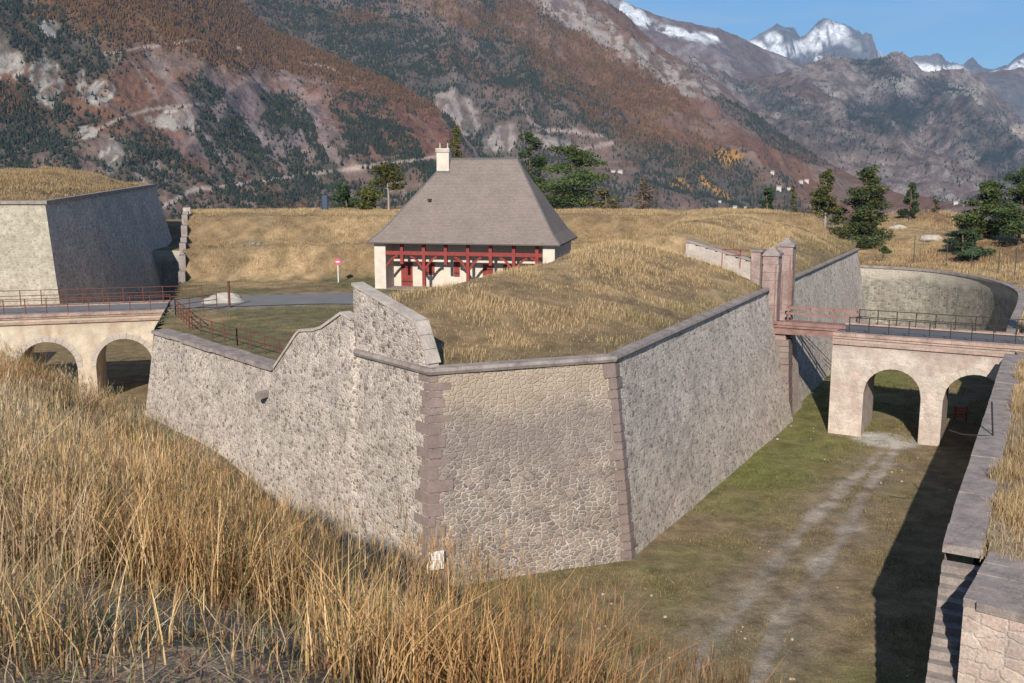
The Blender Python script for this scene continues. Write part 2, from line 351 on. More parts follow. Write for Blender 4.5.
def lerp3(c, m, k): return c*(1-m[..., None])+np.array(k)*m[..., None]
def mk(P, k): return np.broadcast_to(np.array(k, float), P.shape+(3,)).copy()

def paint1(P, S, Z, sl, X, Y):
    n1 = fbm(X/160, Y/160, 5, 3); n2 = fbm(X/45, Y/45, 4, 8); n3 = fbm(X/380, Y/380, 4, 21)
    c = mk(P, (.155,.08,.052)); c = lerp3(c, sstep(.44, .64, n1)*.8, (.17,.12,.10)); c = lerp3(c, sstep(.52, .72, n2)*.45, (.20,.15,.13))
    s = P-.62*S                                                   # down-slope stripes of scree and plantations
    st = vnoise(s/13+n1*2.2, S/120, 31); st2 = vnoise(s/7+n1*2, S/70, 41)
    mid = sstep(120, 170, P)*sstep(45, 75, S-.18*(P-230))
    c = lerp3(c, mid*sstep(.62, .8, st2)*.55, (.25,.195,.18))
    c = lerp3(c, mid*blob(P, S, 255, 125, 70, 45)*.6, (.20,.16,.17))
    red = blob(P, S, 400, 120, 70, 42, 25); c = lerp3(c, red*.8, (.15,.068,.045))
    pine = np.zeros(P.shape)
    pine = np.maximum(pine, blob(P, S, 20, 130, 80, 45)); pine = np.maximum(pine, blob(P, S, 40, 30, 75, 30, 20)*.9); pine = np.maximum(pine, blob(P, S, 95, 55, 35, 30)*.9)
    pine = np.maximum(pine, mid*sstep(.56, .72, st)*sstep(95, 120, S+.1*(P-250))*(.35+.65*sstep(.4, .55, n2)))
    for b in ((232,138,24,16),(285,118,18,24),(312,172,28,16),(150,150,20,14),(212,92,20,10),(360,135,14,20),(255,160,20,18),(330,200,60,12),(130,178,30,22),(420,172,34,12)): pine = np.maximum(pine, blob(P, S, *b, ang=20))
    pine = np.maximum(pine, .5*sstep(.6, .72, n3)*sstep(60, 90, S))
    larch = (1-sstep(-10, 12, S-(18+.165*P)+(n1-.5)*40))*sstep(50, 100, P)
    larch = np.maximum(larch, blob(P, S, 15, 105, 26, 12)*.8); larch = np.maximum(larch, blob(P, S, 235, 45, 160, 18, 10)); larch = np.maximum(larch, blob(P, S, 400, 92, 60, 12, 20)*.7)
    c = lerp3(c, larch*.75, (.13,.066,.03)); c = lerp3(c, np.clip(pine*(.4+.8*n2), 0, 1)*.8, (.045,.05,.035))
    rock = np.zeros(P.shape); nz = sstep(.44, .56, fbm(X/9, Y/30, 5, 77)); 
    for b in ((67,28,11,10),(8,58,20,20),(60,82,16,24),(93,82,5,14),(112,93,14,13),(98,132,10,7),(118,156,14,16),(180,120,20,10),(5,15,8,12),(30,65,10,12),(195,122,8,8)): rock = np.maximum(rock, blob(P, S, *b, w=.45))
    rock = sstep(.25, .75, rock*(.55+.9*fbm(X/16, Y/40, 4, 78))); c = lerp3(c, rock*(.25+.75*nz), (.32,.285,.25)); pine = pine*(1-rock); larch = larch*(1-rock)
    for pts, w, a in (([(168,206),(195,190),(250,183),(320,173),(390,164),(440,156)], 2.2, .8), ([(100,132),(130,118),(160,109),(210,104)], 1.6, .8), ([(118,54),(160,47),(205,40),(250,48)], 1.4, .6), ([(300,62),(330,66),(360,80)], 1.5, .6), ([(160,225),(152,190),(140,168)], 2.5, .6)):
        r = (1-sstep(.4, 1.3, seg_d(P, S, pts)/w+(n2-.5)*1.2))*a; c = lerp3(c, r, (.36,.29,.25)); pine *= 1-r; larch *= 1-r
    g_ = .25+.75*sstep(.38, .58, fbm(X/22, Y/22, 4, 9)); return c, (np.clip(pine*g_+.05*sstep(.45, .6, n2), 0, 1), np.clip(larch*g_+.015, 0, 1))
def paint2(P, S, Z, sl, X, Y):
    n1 = fbm(X/260, Y/260, 5, 13); n2 = fbm(X/80, Y/80, 4, 18); n3 = fbm(X/600, Y/600, 4, 28)
    c = mk(P, (.145,.076,.05)); c = lerp3(c, sstep(.45, .62, n1)*.8, (.16,.11,.095)); c = lerp3(c, sstep(.54, .72, n2)*.4, (.19,.15,.135))
    pine = np.zeros(P.shape)
    pine = np.maximum(pine, blob(P, S, 370, 50, 130, 48, 22)); pine = np.maximum(pine, 1-sstep(.6, 1.3, seg_d(P, S, [(480,20),(530,80),(580,120),(650,165),(760,215)])/26+(n1-.5)*2.2))
    pine = np.maximum(pine, blob(P, S, 480, 150, 30, 40)); pine = np.maximum(pine, blob(P, S, 565, 195, 90, 22)*.8); pine = np.maximum(pine, .8*sstep(.55, .7, n3)); pine = np.maximum(pine, blob(P, S, 557, 20, 20, 14, 30)*.8)
    larch = blob(P, S, 610, 85, 110, 42, 38); larch = np.maximum(larch, blob(P, S, 480, 20, 60, 14, 20)); larch = np.maximum(larch, blob(P, S, 365, 18, 24, 7)); larch = np.maximum(larch, blob(P, S, 525, 25, 40, 16, 30))
    larch = larch*(.4+.6*sstep(.4, .6, n2))
    pine = pine*(1-.7*larch); c = lerp3(c, larch*.8, (.135,.07,.03)); c = lerp3(c, np.clip(pine*(.4+.8*n2), 0, 1)*.8, (.042,.05,.042))
    gold = np.zeros(P.shape)
    for b in ((675,183,7,5),(684,188,5,3),(703,182,9,3,35),(720,194,10,3,30),(722,156,13,8)): gold = np.maximum(gold, blob(P, S, *b[:4], ang=b[4] if len(b) > 4 else 0, w=.3))
    c = lerp3(c, gold*.9, (.40,.20,.045))
    rock = np.zeros(P.shape); nz = sstep(.42, .58, fbm(X/22, Y/60, 5, 87))
    for b in ((458,108,22,15,20),(610,38,48,13,33),(660,68,50,12,33),(565,12,30,14,25),(700,88,16,6,25),(500,140,12,20,60),(540,140,30,5,10),(470,125,10,14,45)): rock = np.maximum(rock, blob(P, S, *b[:4], ang=b[4] if len(b) > 4 else 0, w=.5))
    rock = sstep(.25, .75, rock*(.55+.9*fbm(X/35, Y/80, 4, 88))); c = lerp3(c, rock*(.2+.8*nz), (.27,.225,.205)); pine *= 1-rock; larch *= 1-rock
    for pts, w, a in (([(537,130),(570,131),(600,136)], 1.6, .8), ([(545,146),(580,149),(610,143)], 2.2, .8), ([(520,105),(530,122),(548,132)], 1.3, .6)):
        r = (1-sstep(.4, 1.3, seg_d(P, S, pts)/w+(n2-.5)))*a; c = lerp3(c, r, (.34,.27,.24)); pine *= 1-r
    g_ = .25+.75*sstep(.38, .58, fbm(X/40, Y/40, 4, 19)); return c, (np.clip(pine*g_+.05*sstep(.45, .6, n2), 0, 1), np.clip(larch*g_+.015, 0, 1))
def paint3(P, S, Z, sl, X, Y):
    n1 = fbm(X/500, Y/500, 6, 33); n2 = fbm(X/150, Y/150, 5, 38)
    c = mk(P, (.19,.14,.125)); c = lerp3(c, sstep(.42, .62, n1), (.235,.185,.17)); n4 = fbm(X/55, Y/110, 5, 39); c = lerp3(c, sstep(.52, .66, .6*n4+.4*n2)*.8, (.33,.285,.26)); c = lerp3(c, sstep(.48, .38, .55*n4+.45*n2)*.65, (.075,.072,.066))
    dk = np.maximum(blob(P, S, 880, 112, 50, 22, -5), blob(P, S, 870, 72, 34, 12, 25)); dk = np.maximum(dk, blob(P, S, 985, 150, 40, 26, 45)); dk = np.maximum(dk, blob(P, S, 930, 90, 30, 10, 10)); dk = np.maximum(dk, blob(P, S, 780, 105, 50, 10, 20)*.7); dk = np.maximum(dk, blob(P, S, 830, 140, 60, 8, 15)*.6)
    c = lerp3(c, dk*(.45+.55*sstep(.35, .55, n2)), (.04,.047,.048))
    rk = np.maximum(blob(P, S, 880, 90, 34, 12, -25), blob(P, S, 955, 100, 22, 20, 60)); nz = sstep(.42, .6, fbm(X/110, Y/260, 5, 97))
    c = lerp3(c, rk*nz*.9, (.30,.27,.25)); c = lerp3(c, blob(P, S, 1008, 130, 9, 6, 40), (.36,.29,.24)); c = lerp3(c, blob(P, S, 960, 155, 10, 10)*.6, (.33,.27,.24))
    c = lerp3(c, blob(P, S, 760, 80, 50, 12, 15)*.7, (.13,.08,.065)); c = lerp3(c, blob(P, S, 800, 160, 100, 20, 5)*.5, (.15,.105,.09))
    return c, (np.clip(dk*.8+.25*sstep(.46, .6, n2), 0, 1), np.zeros(P.shape))
def paint4(P, S, Z, sl, X, Y):
    n1 = fbm(X/700, Y/700, 6, 53); n2 = fbm(X/220, Y/220, 5, 58)
    c = mk(P, (.145,.095,.08)); c = lerp3(c, sstep(.45, .6, n1), (.19,.15,.14)); c = lerp3(c, sstep(.55, .7, n2)*.7, (.27,.24,.23))
    n4 = fbm(X/110, Y/260, 6, 57); sn = np.maximum(blob(P, S, 628, 14, 22, 6, 30, w=.5), blob(P, S, 668, 32, 34, 5, 14, w=.5)); sn = np.maximum(sn, blob(P, S, 708, 38, 16, 3, 20, w=.5)); sn = sn*sstep(.42, .54, n4)
    c = lerp3(c, np.clip(sn*1.1, 0, 1), (.82,.83,.86)); c = lerp3(c, (P > 930)*.6*sstep(.4, .6, n1), (.08,.085,.09))
    return c, None
def paint5(P, S, Z, sl, X, Y):
    n1 = fbm(X/420, Y/900, 6, 63); n2 = fbm(X/1100, Y/1100, 5, 68); d = S-interp(SK5, P)
    c = mk(P, (.11,.105,.11)); c = lerp3(c, sstep(.4, .6, n2), (.17,.155,.15)); n4 = fbm(X/160, Y/380, 6, 66)
    sn = sstep(.54, .60, .55*n1+.45*n4+.2*(n2-.5))*.8
    for b in ((826,33,15,8,35),(806,40,12,9,-45),(842,46,12,5,40),(750,46,9,4,30),(772,52,26,8,-15),(764,38,10,5,20),(915,70,30,6,0),(1010,66,30,6,-20)): sn = np.maximum(sn, blob(P, S, *b[:4], ang=b[4], w=.6)*sstep(.36, .48, n4+.1))
    sn *= 1-.8*blob(P, S, 850, 50, 20, 18, w=.4)
    c = lerp3(c, np.clip(sn, 0, 1), (.84,.85,.88)); return c, None
SK1 = [(-160,-260),(0,-170),(120,-95),(200,-45),(245,6),(280,36),(350,66),(400,87),(450,117),(470,143),(500,185),(540,205),(600,222)]
SK2 = [(150,-230),(300,-140),(450,-70),(540,-22),(575,-6),(590,4),(620,22),(650,50),(680,68),(712,86),(735,104),(760,124),(800,150),(850,176),(900,194),(980,206)]
SK3 = [(560,60),(690,62),(735,84),(760,80),(792,70),(815,63),(832,60),(845,64),(857,64),(872,61),(882,59),(892,61),(905,71),(914,77),(925,75),(942,74),(957,76),(972,86),(982,93),(1000,112),(1024,133),(1060,150),(1120,165)]
SK4 = [(540,-30),(600,2),(622,10),(650,24),(690,31),(712,36),(752,53),(792,68),(840,90),(900,95),(940,86),(960,78),(985,74),(1005,72),(1024,76),(1060,68),(1120,60)]
SK5 = [(700,70),(735,50),(745,44),(752,40),(760,36),(767,31),(774,34),(784,37),(790,43),(796,40),(807,28),(812,26),(820,28),(832,31),(838,33),(842,36),(846,36),(849,41),(853,42),(857,50),(861,52),(866,58),(874,64),(888,68),(897,65),(912,64),(927,62),(937,70),(962,72),(980,74),(992,70),(1000,62),(1007,57),(1015,54),(1024,50),(1060,38),(1120,50)]
H1 = mountain('mountain', -160, 600, 1.0, [(-160,1100),(600,1500)], [(-160,2300),(300,2700),(600,2100)], SK1, -105, 1.1, 105, 330, paint1, 'hillmat', 300, 8, 3)
H2 = mountain('mountain', 150, 980, 1.0, [(150,2300),(980,2000)], [(150,4600),(600,4600),(800,3600),(980,2600)], SK2, -120, 1.15, 190, 620, paint2, 'hillmat', 300, 12, 5)
H3 = mountain('mountain', 560, 1120, 1.0, [(560,3600),(1120,3000)], [(560,6200),(1120,6800)], SK3, -130, 1.45, 260, 700, paint3, 'hillfar', 320, 55, 8)
H4 = mountain('mountain', 540, 1120, 1.0, [(540,6500),(1120,7000)], [(540,9200),(1120,9800)], SK4, -130, 1.2, 330, 1300, paint4, 'hillfar', 160, 40, 12)
H5 = mountain('mountain', 690, 1120, .6, [(690,11500),(1120,11500)], [(690,15000),(1120,15500)], SK5, -100, 1.0, 900, 1100, paint5, 'hillfar', 260, 50, 15)
# forests: every tree a little five-sided spire on the slope, one mass per kind
def forest(name, H, which, count, h0, h1, cols, wid=.3, label='', tmax=1.0):
    w = H['dens'][which]**1.25*(H['T'] < tmax)*np.gradient(H['Y'], axis=1).clip(0)*(np.gradient(H['X'], axis=0)).clip(0)*(H['SY'] > -30)*(H['SY'] < 235)*(H['P'] > -20)*(H['P'] < 1040)
    w = w.ravel()/w.sum(); k = rng.choice(w.size, count, p=w); n, m = H['X'].shape; i = np.minimum(k//m, n-2); j = np.minimum(k % m, m-2); fi = rng.random(count); fj = rng.random(count)
    def g(A): return (A[i, j]*(1-fi)+A[i+1, j]*fi)*(1-fj)+(A[i, j+1]*(1-fi)+A[i+1, j+1]*fi)*fj
    B = np.stack([g(H['X']), g(H['Y']), g(H['Z'])-.5], 1); h = rng.uniform(h0, h1, count); r = h*wid*rng.uniform(.6, 1.1, count)
    a = rng.random(count)*6.28; V = np.zeros((count, 7, 3))
    for q in range(5):
        V[:, q] = B+np.stack([r*np.cos(a+q*1.2566), r*np.sin(a+q*1.2566), h*.12], 1)
    V[:, 5] = B+np.stack([h*.04*np.cos(a), h*.04*np.sin(a), h], 1); V[:, 6] = B
    b = (np.arange(count)*7)[:, None]; F = np.concatenate([np.stack([b[:, 0]+q, b[:, 0]+(q+1) % 5, b[:, 0]+5], 1) for q in range(5)])
    cc = np.array(cols)[rng.integers(0, len(cols), count)]*rng.uniform(.7, 1.35, (count, 1)); C = np.repeat(cc[:, None, :], 7, 1)
    o = npmesh(name, V.reshape(-1, 3), F, 'leaf', col=C.reshape(-1, 3)); kind(o, 'stuff'); return tag(o, label, 'forest')
PC = [(.034,.045,.03),(.045,.054,.034),(.03,.04,.032)]; LC = [(.15,.078,.036),(.125,.07,.036),(.18,.095,.035),(.105,.066,.042)]
forest('pine_forest', H1, 0, 17000, 4.5, 9.5, PC, .3, 'dark green pine woods in bands on the near rust-coloured mountainside')
forest('larch_forest', H1, 1, 17000, 5, 11, LC, .2, 'orange autumn larch wood along the top of the near mountainside')
forest('pine_forest', H3, 0, 7000, 9, 16, PC, .32, 'distant blue-green conifers dotted over the rocky middle hills')
forest('pine_forest', H2, 0, 20000, 7, 12, PC, .3, 'blue-green pine forest on the second mountainside behind the roof')
forest('larch_forest', H2, 1, 11000, 7, 12, LC, .24, 'brown and orange larch forest below the grey cliffs of the second mountain')
# valley floor sheet
n = 90; th = np.linspace(-1.15, 1.15, 80); rr = np.geomspace(120, 30000, n); A, R_ = np.meshgrid(th, rr, indexing='ij')
X = R_*np.sin(A); Y = R_*np.cos(A); Zg = -118+8*(fbm(X/300, Y/300, 4, 4)-.5)
cv = lerp3(mk(X, (.12,.095,.06)), sstep(.4, .6, fbm(X/200, Y/200, 4, 6)), (.07,.085,.045))
kind(npmesh('valley_ground', np.stack([X, Y, Zg], 2).reshape(-1, 3), gridfaces(80, n), 'hillmat', col=cv.reshape(-1, 3), smooth=True), 'structure')

# ================================================================ FORT: survey points
V2 = lambda x, y: Vector((x, y, 0))
lf = Vector((-.643, .766, 0)); rf = Vector((.461, .887, 0)).normalized()
K1t = Vector((-3.16, 37.74, 8.5)); K2t = Vector((4.2, 40.41, 8.5)); K3t = K2t+rf*26.4; K4t = K2t+rf*63; K4t.z = 8.5
L0t = Vector((-21.7, 59.82, 6.4)); gd = Vector((-.26, .966, 0)).normalized()
K1b = Vector((-3.27, 36.64, -.3)); K2b = Vector((5.03, 39.76, -.3)); K3b = Vector((18.3, 63.0, -.3)); K4b = Vector((34.9, 95.9, -.3))
L0b = Vector((-22.7, 59.4, -.3)); G9 = L0t+gd*50
# outline of the left face top, from K1 leftwards: distance along the face, height
def on_left(d, z, out=0): p = K1t+lf*d; return Vector((p.x-.766*out, p.y-.643*out, z))

# ---------------------------------------------------------------- ground of the ditch
gx = np.arange(-75, 62, .3); gy = np.arange(16, 128, .3); X, Y = np.meshgrid(gx, gy, indexing='ij')
Zd = .16*(fbm(X/5, Y/5, 4, 2)-.5)+1.3*sstep(44, 62, Y-.9*X-6)*sstep(8, -12, X)*(1-sstep(60, 68, Y+.27*X+6.5))
def ground_line(pts): return [tuple(PZ(x, y, 0).xy) for x, y in pts]
TR1 = ground_line([(640,760),(720,632),(770,570),(806,524),(836,498),(862,470),(880,452)]); TR2 = ground_line([(740,720),(780,622),(802,590),(836,545),(861,500),(886,463),(897,447)])
def dtrack(X, Y, off): return seg_d(X, Y, TR1 if off < 0 else TR2) if off else np.minimum(seg_d(X, Y, TR1), seg_d(X, Y, TR2))
dt = dtrack(X, Y, 0); nn = fbm(X/1.4, Y/1.4, 4, 71); n5 = fbm(X/4, Y/4, 4, 72)
Zd -= .06*(1-sstep(.2, .6, dt))
cg = lerp3(mk(X, (.19,.145,.085)), sstep(.42, .62, n5), (.16,.138,.066)); cg = lerp3(cg, sstep(2, -8, X)*.6, (.19,.14,.085)); cg = lerp3(cg, sstep(.5, .6, nn)*.6, (.20,.15,.085))
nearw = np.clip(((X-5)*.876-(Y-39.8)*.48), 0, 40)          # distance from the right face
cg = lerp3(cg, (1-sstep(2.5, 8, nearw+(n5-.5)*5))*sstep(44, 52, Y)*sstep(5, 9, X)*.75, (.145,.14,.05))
cg = lerp3(cg, (1-sstep(.3, 2.2, dtrack(X, Y, 0)+(nn-.5)*3))*.7, (.19,.15,.11))
cg = lerp3(cg, (1-sstep(.12, .5, dt+(nn-.5)*1.1))*(.45+.55*sstep(.36, .56, fbm(X/2.2, Y/2.2, 4, 74)))*.62, (.34,.30,.26))
cg = cg*(1+.35*(fbm(X/.7, Y/.7, 4, 75)[..., None]-.5))
cg = lerp3(cg, (1-sstep(1.2, 2.4, np.hypot(X-22.6, Y-58.6)))*.85, (.46,.43,.39))
kind(npmesh('ditch_ground', np.stack([X, Y, Zd], 2).reshape(-1, 3), gridfaces(len(gx), len(gy)), 'turf', col=cg.reshape(-1, 3), smooth=True), 'structure')
def ditch_z(x, y): return .16*(fbm(np.array(x)/5, np.array(y)/5, 4, 2)-.5)+1.3*sstep(44, 62, np.array(y)-.9*np.array(x)-6)*sstep(8, -12, np.array(x))*(1-sstep(60, 68, np.array(y)+.27*np.array(x)+6.5))

# ---------------------------------------------------------------- grass top of the ravelin: terreplein, bank, rear rampart
def inside(X, Y, poly):
    r = np.zeros(X.shape, bool); n = len(poly)
    for i in range(n):
        (x0, y0), (x1, y1) = poly[i], poly[(i+1) % n]
        c = ((y0 > Y) != (y1 > Y)) & (X < (x1-x0)*(Y-y0)/(y1-y0+1e-12)+x0); r ^= c
    return r
K5 = (26.0, 116.0); K6 = (G9.x-2.0, 116.0)
top_poly = [(L0t.x, L0t.y), (K1t.x, K1t.y), (K2t.x, K2t.y), (K4t.x, K4t.y), K5, K6]
def line_d(X, Y, a, d): return (X-a[0])*(-d[1])+(Y-a[1])*d[0]       # signed distance to the left of travel
fd = (K2t-K1t); fd.z = 0; fd.normalize()
PASS0, PASS1 = 27.2, 31.2                                             # the gate passage, metres along the right face
def bank_z(X, Y):
    dr = line_d(X, Y, K2t, rf); df = line_d(X, Y, K1t, fd); al = (X-K1t.x)*lf.x+(Y-K1t.y)*lf.y
    ar = (X-K2t.x)*rf.x+(Y-K2t.y)*rf.y; d4 = (K4t-K2t).dot(rf)-ar
    base = 6.45+0*X
    d = np.minimum(dr, df); nz = (fbm(X/6, Y/6, 4, 90)-.5)*.9
    crest = 10.7+.75*sstep(32, 42, ar)+.5*sstep(13, 25, ar)-.75*(1-sstep(-2, 9, ar))
    up = 8.42+(crest-8.42)*np.clip(d/9.0, 0, 1)**(.92-.28*np.clip((ar-14)/12, 0, 1))
    dn = crest-(crest-6.45)*sstep(10.0, 17.5, d)
    b = np.where(d < 9.3, up, dn)
    endm = 1-sstep(3.9, 5.2, al-np.maximum(0, df-2.5)*.7)          # the bank stops at the end of the parapet
    b = 6.45+(b-6.45)*endm
    e4 = 8.42+(crest-8.42)*np.sin(np.clip((d4-.0)/11.0, 0, 1)*math.pi/2); b = np.where(d4 < 11, np.minimum(b, np.maximum(e4, 6.45)), b)
    ps = sstep(PASS0-1.2, PASS0-.1, ar)*(1-sstep(PASS1+.1, PASS1+2.5, ar)); b = b*(1-ps)+6.3*ps
    rq = Y-88.5-.10*(X+10); rz = 6.45+2.9*sstep(0, 4.2, rq)+2.25*sstep(6.0, 10.2, rq)-.25*sstep(.42,.62,fbm(X/2.5,Y/2.5,3,94))*sstep(3.2,4.2,rq)*(1-sstep(5.5,6.5,rq))
    rz = rz-.0*X; z = np.maximum(np.maximum(b, base), rz)
    z = z+nz*.35*sstep(.3, 3, d)*sstep(6.6, 7.6, z)+nz*.06
    return z
gx = np.arange(-38, 40, .4); gy = np.arange(36, 117, .4); X, Y = np.meshgrid(gx, gy, indexing='ij')
for a_, d_, o_ in ((K2t, rf, .1), (K1t, fd, .1), (L0t, -lf, .32)):      # bring the rim of the turf exactly to the wall tops
    q_ = line_d(X, Y, a_, d_); m_ = (q_ < o_) & (q_ > -.45); X = np.where(m_, X+d_.y*(q_-o_), X); Y = np.where(m_, Y-d_.x*(q_-o_), Y)
Zt = bank_z(X, Y)
def turf_col(X, Y, Z):
    n1 = fbm(X/7, Y/7, 5, 101); n2 = fbm(X/1.6, Y/1.6, 4, 102)
    c = lerp3(mk(X, (.31,.217,.12)), sstep(.4, .6, n1), (.22,.152,.085)); c = lerp3(c, sstep(.5, .64, n2)*.55, (.14,.105,.06)); return c
ct = turf_col(X, Y, Zt)
flat = sstep(7.0, 6.5, Zt); ct = lerp3(ct, flat*.8*sstep(.35, .5, fbm(X/5, Y/5, 3, 103)), (.115,.11,.058))
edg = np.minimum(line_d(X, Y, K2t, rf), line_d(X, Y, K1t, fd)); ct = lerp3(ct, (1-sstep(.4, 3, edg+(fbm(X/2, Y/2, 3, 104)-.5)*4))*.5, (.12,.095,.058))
# road across the terreplein
road_pts = [(-24.6,71.6),(-20,73.4),(-14,75.2),(-8,74.6),(0,71.5),(8,70.5),(17.2,66.2)]
drd = seg_d(X, Y, road_pts); ct = lerp3(ct, (1-sstep(3.2, 5.5, drd))*flat*.6, (.24,.205,.165))
keep = inside(X, Y, [(p[0], p[1]) for p in top_poly]) & (line_d(X, Y, L0t, -lf) > .28)
F = gridfaces(len(gx), len(gy)); km = keep.ravel(); F = F[km[F].all(1)]
dxy = np.stack([X, Y, Zt], 2).reshape(-1, 3)
kind(npmesh('grass_bank', dxy, F, 'turf', col=ct.reshape(-1, 3), smooth=True), 'structure')
# tarmac ribbon
rp = []; 
for i in range(len(road_pts)-1):
    for k in range(8): f = k/8; rp.append((road_pts[i][0]*(1-f)+road_pts[i+1][0]*f, road_pts[i][1]*(1-f)+road_pts[i+1][1]*f))
rp.append(road_pts[-1]); rp = np.array(rp); tg = np.gradient(rp, axis=0); tg /= np.linalg.norm(tg, axis=1)[:, None]; nr = np.stack([-tg[:, 1], tg[:, 0]], 1)
wv = np.interp(np.arange(len(rp)), [0, 8, 16, 48], [2.2, 2.9, 3.1, 2.0]); rows = []
for o in np.linspace(-1, 1, 9):
    q = rp+nr*(o*wv)[:, None]; rows.append(np.stack([q[:, 0], q[:, 1], np.minimum(bank_z(q[:, 0], q[:, 1]), 6.6)+.05], 1))
kind(npmesh('road', np.stack(rows, 1).reshape(-1, 3), gridfaces(len(rp), 9), 'road_grey', smooth=True), 'structure')

# ================================================================ RAVELIN MASONRY (one thing)
rav = empty('bastion', 'large pointed rubble stone bastion topped with dry grass in the middle of the ditch', 'bastion', (-3.2, 37.5, 0)); RO = rav.location.copy()
def W_(p): return Vector(p)-RO
def rsheet(base, top, mat, label=None, **k): return wall_sheet('stone_face', base, top, mat, rav, org=RO, label=label, **k)
# left face with its stepped top
prof = [(0, 8.36), (5.45, 8.42), (5.55, 9.78), (6.55, 9.95), (8.3, 9.12), (9.1, 8.9), (10.35, 8.72), (10.7, 8.5), (13.1, 6.5), (28.8, 6.3)]
tl = [on_left(d, z) for d, z in prof]
def base_at(d): f = d/28.8; return K1b*(1-f)+L0b*f
rsheet([base_at(d) for d, z in prof][::-1], tl[::-1], 'rubble_pale', 'pale lime-mortared rubble face with a stepped top')
rsheet([K1b, K2b], [K1t+Vector((0,0,-.14)), K2t+Vector((0,0,-.14))], 'rubble_front', 'narrow front face of brown squared rubble with white joints')
rsheet([K2b, K3b], [K2t+Vector((0,0,-.14)), K3t+Vector((0,0,-.14))], 'rubble_grey', 'long grey rubble face pitted with dark holes')
s3 = (K3t-K2t).length; Pg = lambda a, z: Vector((K2t.x+rf.x*a, K2t.y+rf.y*a, z)); 
def base_r(a): f = a/63; q = K2b*(1-f)+K4b*f; return Vector((q.x, q.y, -.3))
rsheet([base_r(26.4), base_r(31.7)], [Pg(26.4, 5.9), Pg(31.7, 5.9)], 'rubble_grey')
rsheet([base_r(31.7), base_r(63)], [Pg(31.7, 8.36), K4t+Vector((0,0,-.14))], 'rubble_grey')
rsheet([K4b, Vector((K5[0], K5[1], -.3))], [K4t+Vector((0,0,-.14)), Vector((K5[0], K5[1], 8.36))], 'rubble_grey')
gts = list(np.linspace(50, 24, 14))+[12, 0]
def gtop(t): q = L0t+gd*t; return Vector((q.x, q.y, max(6.4, float(bank_z(np.array([q.x+.6]), np.array([q.y]))[0])+.06)))
rsheet([Vector((*(L0t+gd*t).xy, -.3))-gd.cross(Vector((0,0,1)))*.9*1 for t in gts], [gtop(t) for t in gts], 'rubble_pale')
cp = [(-.35, -.14), (.12, -.14), (.17, -.02), (.12, .1), (-.35, .14)]
m = MB(); m.ribbon([W_(p) for p in (on_left(5.4, 8.5), K1t, K2t, K3t)], cp); m.build('cordon', 'coping', rav)
m = MB(); m.ribbon([W_(p) for p in (Pg(31.7, 8.5), K4t, Vector((K5[0], K5[1], 8.5)))], cp); m.build('cordon', 'coping', rav)
# flagstone coping of the low part and stepped coping
m = MB()
q0, q1 = on_left(13.1, 6.5), on_left(28.7, 6.4)
nfl = 11
for k in range(nfl):
    a = q1.lerp(q0, k/nfl); b = q1.lerp(q0, (k+1)/nfl-.004); c_ = (a+b)/2; d = (b-a).normalized(); y = Vector((-d.y, d.x, 0))
    m.box(W_(c_+y*.32+Vector((0,0,.07+random.uniform(-.02,.02)))), ((b-a).length, 1.05, .2), d, y, jit=.02)
m.build('coping', 'coping', rav)
m = MB(); steps = [(13.1, 6.62), (10.7, 8.58), (10.35, 8.8), (9.1, 8.98), (8.3, 9.2), (6.55, 10.03), (5.7, 9.86)]
for (d0, z0), (d1, z1) in zip(steps[:-1], steps[1:]):
    a = on_left(d0, z0, -.18); b = on_left(d1, z1, -.18); m.bar(W_(a), W_(b), .5, .12)
m.build('stepped_coping', 'coping_pale', rav)
# upper parapet: sloping slab wall standing on the cordon
m = MB(); pr = [(.05, 8.6), (5.62, 8.55), (5.62, 11.3), (.95, 10.25), (.25, 8.9)]; outer = [W_(on_left(d, z, -.06)) for d, z in pr]; inner = [W_(on_left(d, z, -.5)) for d, z in pr]
vs = outer+inner; k = len(pr); uvs = [(d, z) for d, z in pr]*2
m.add(vs, [tuple(range(k)), tuple(range(2*k-1, k-1, -1))]+[(i, k+i, k+(i+1) % k, (i+1) % k) for i in range(k)], uvs)
m.build('parapet', 'rubble_pale', rav)
m = MB(); cpts = [(5.68, 11.36), (.92, 10.30), (.12, 8.72)]
for (d0, z0), (d1, z1), n_ in ((cpts[0], cpts[1], 6), (cpts[1], cpts[2], 3)):
    for k in range(n_):
        f0, f1 = k/n_, (k+.97)/n_; m.bar(W_(on_left(d0+(d1-d0)*f0, z0+(z1-z0)*f0, -.30)), W_(on_left(d0+(d1-d0)*f1, z0+(z1-z0)*f1, -.30)), .58, .13)
m.build('parapet_coping', 'coping_pale', rav)
m = MB(); a = on_left(13.6, 5.35, -.2); m.bar(W_(a), W_(on_left(13.6, 5.2, .75)), .36, .3); m.build('water_spout', 'coping', rav)
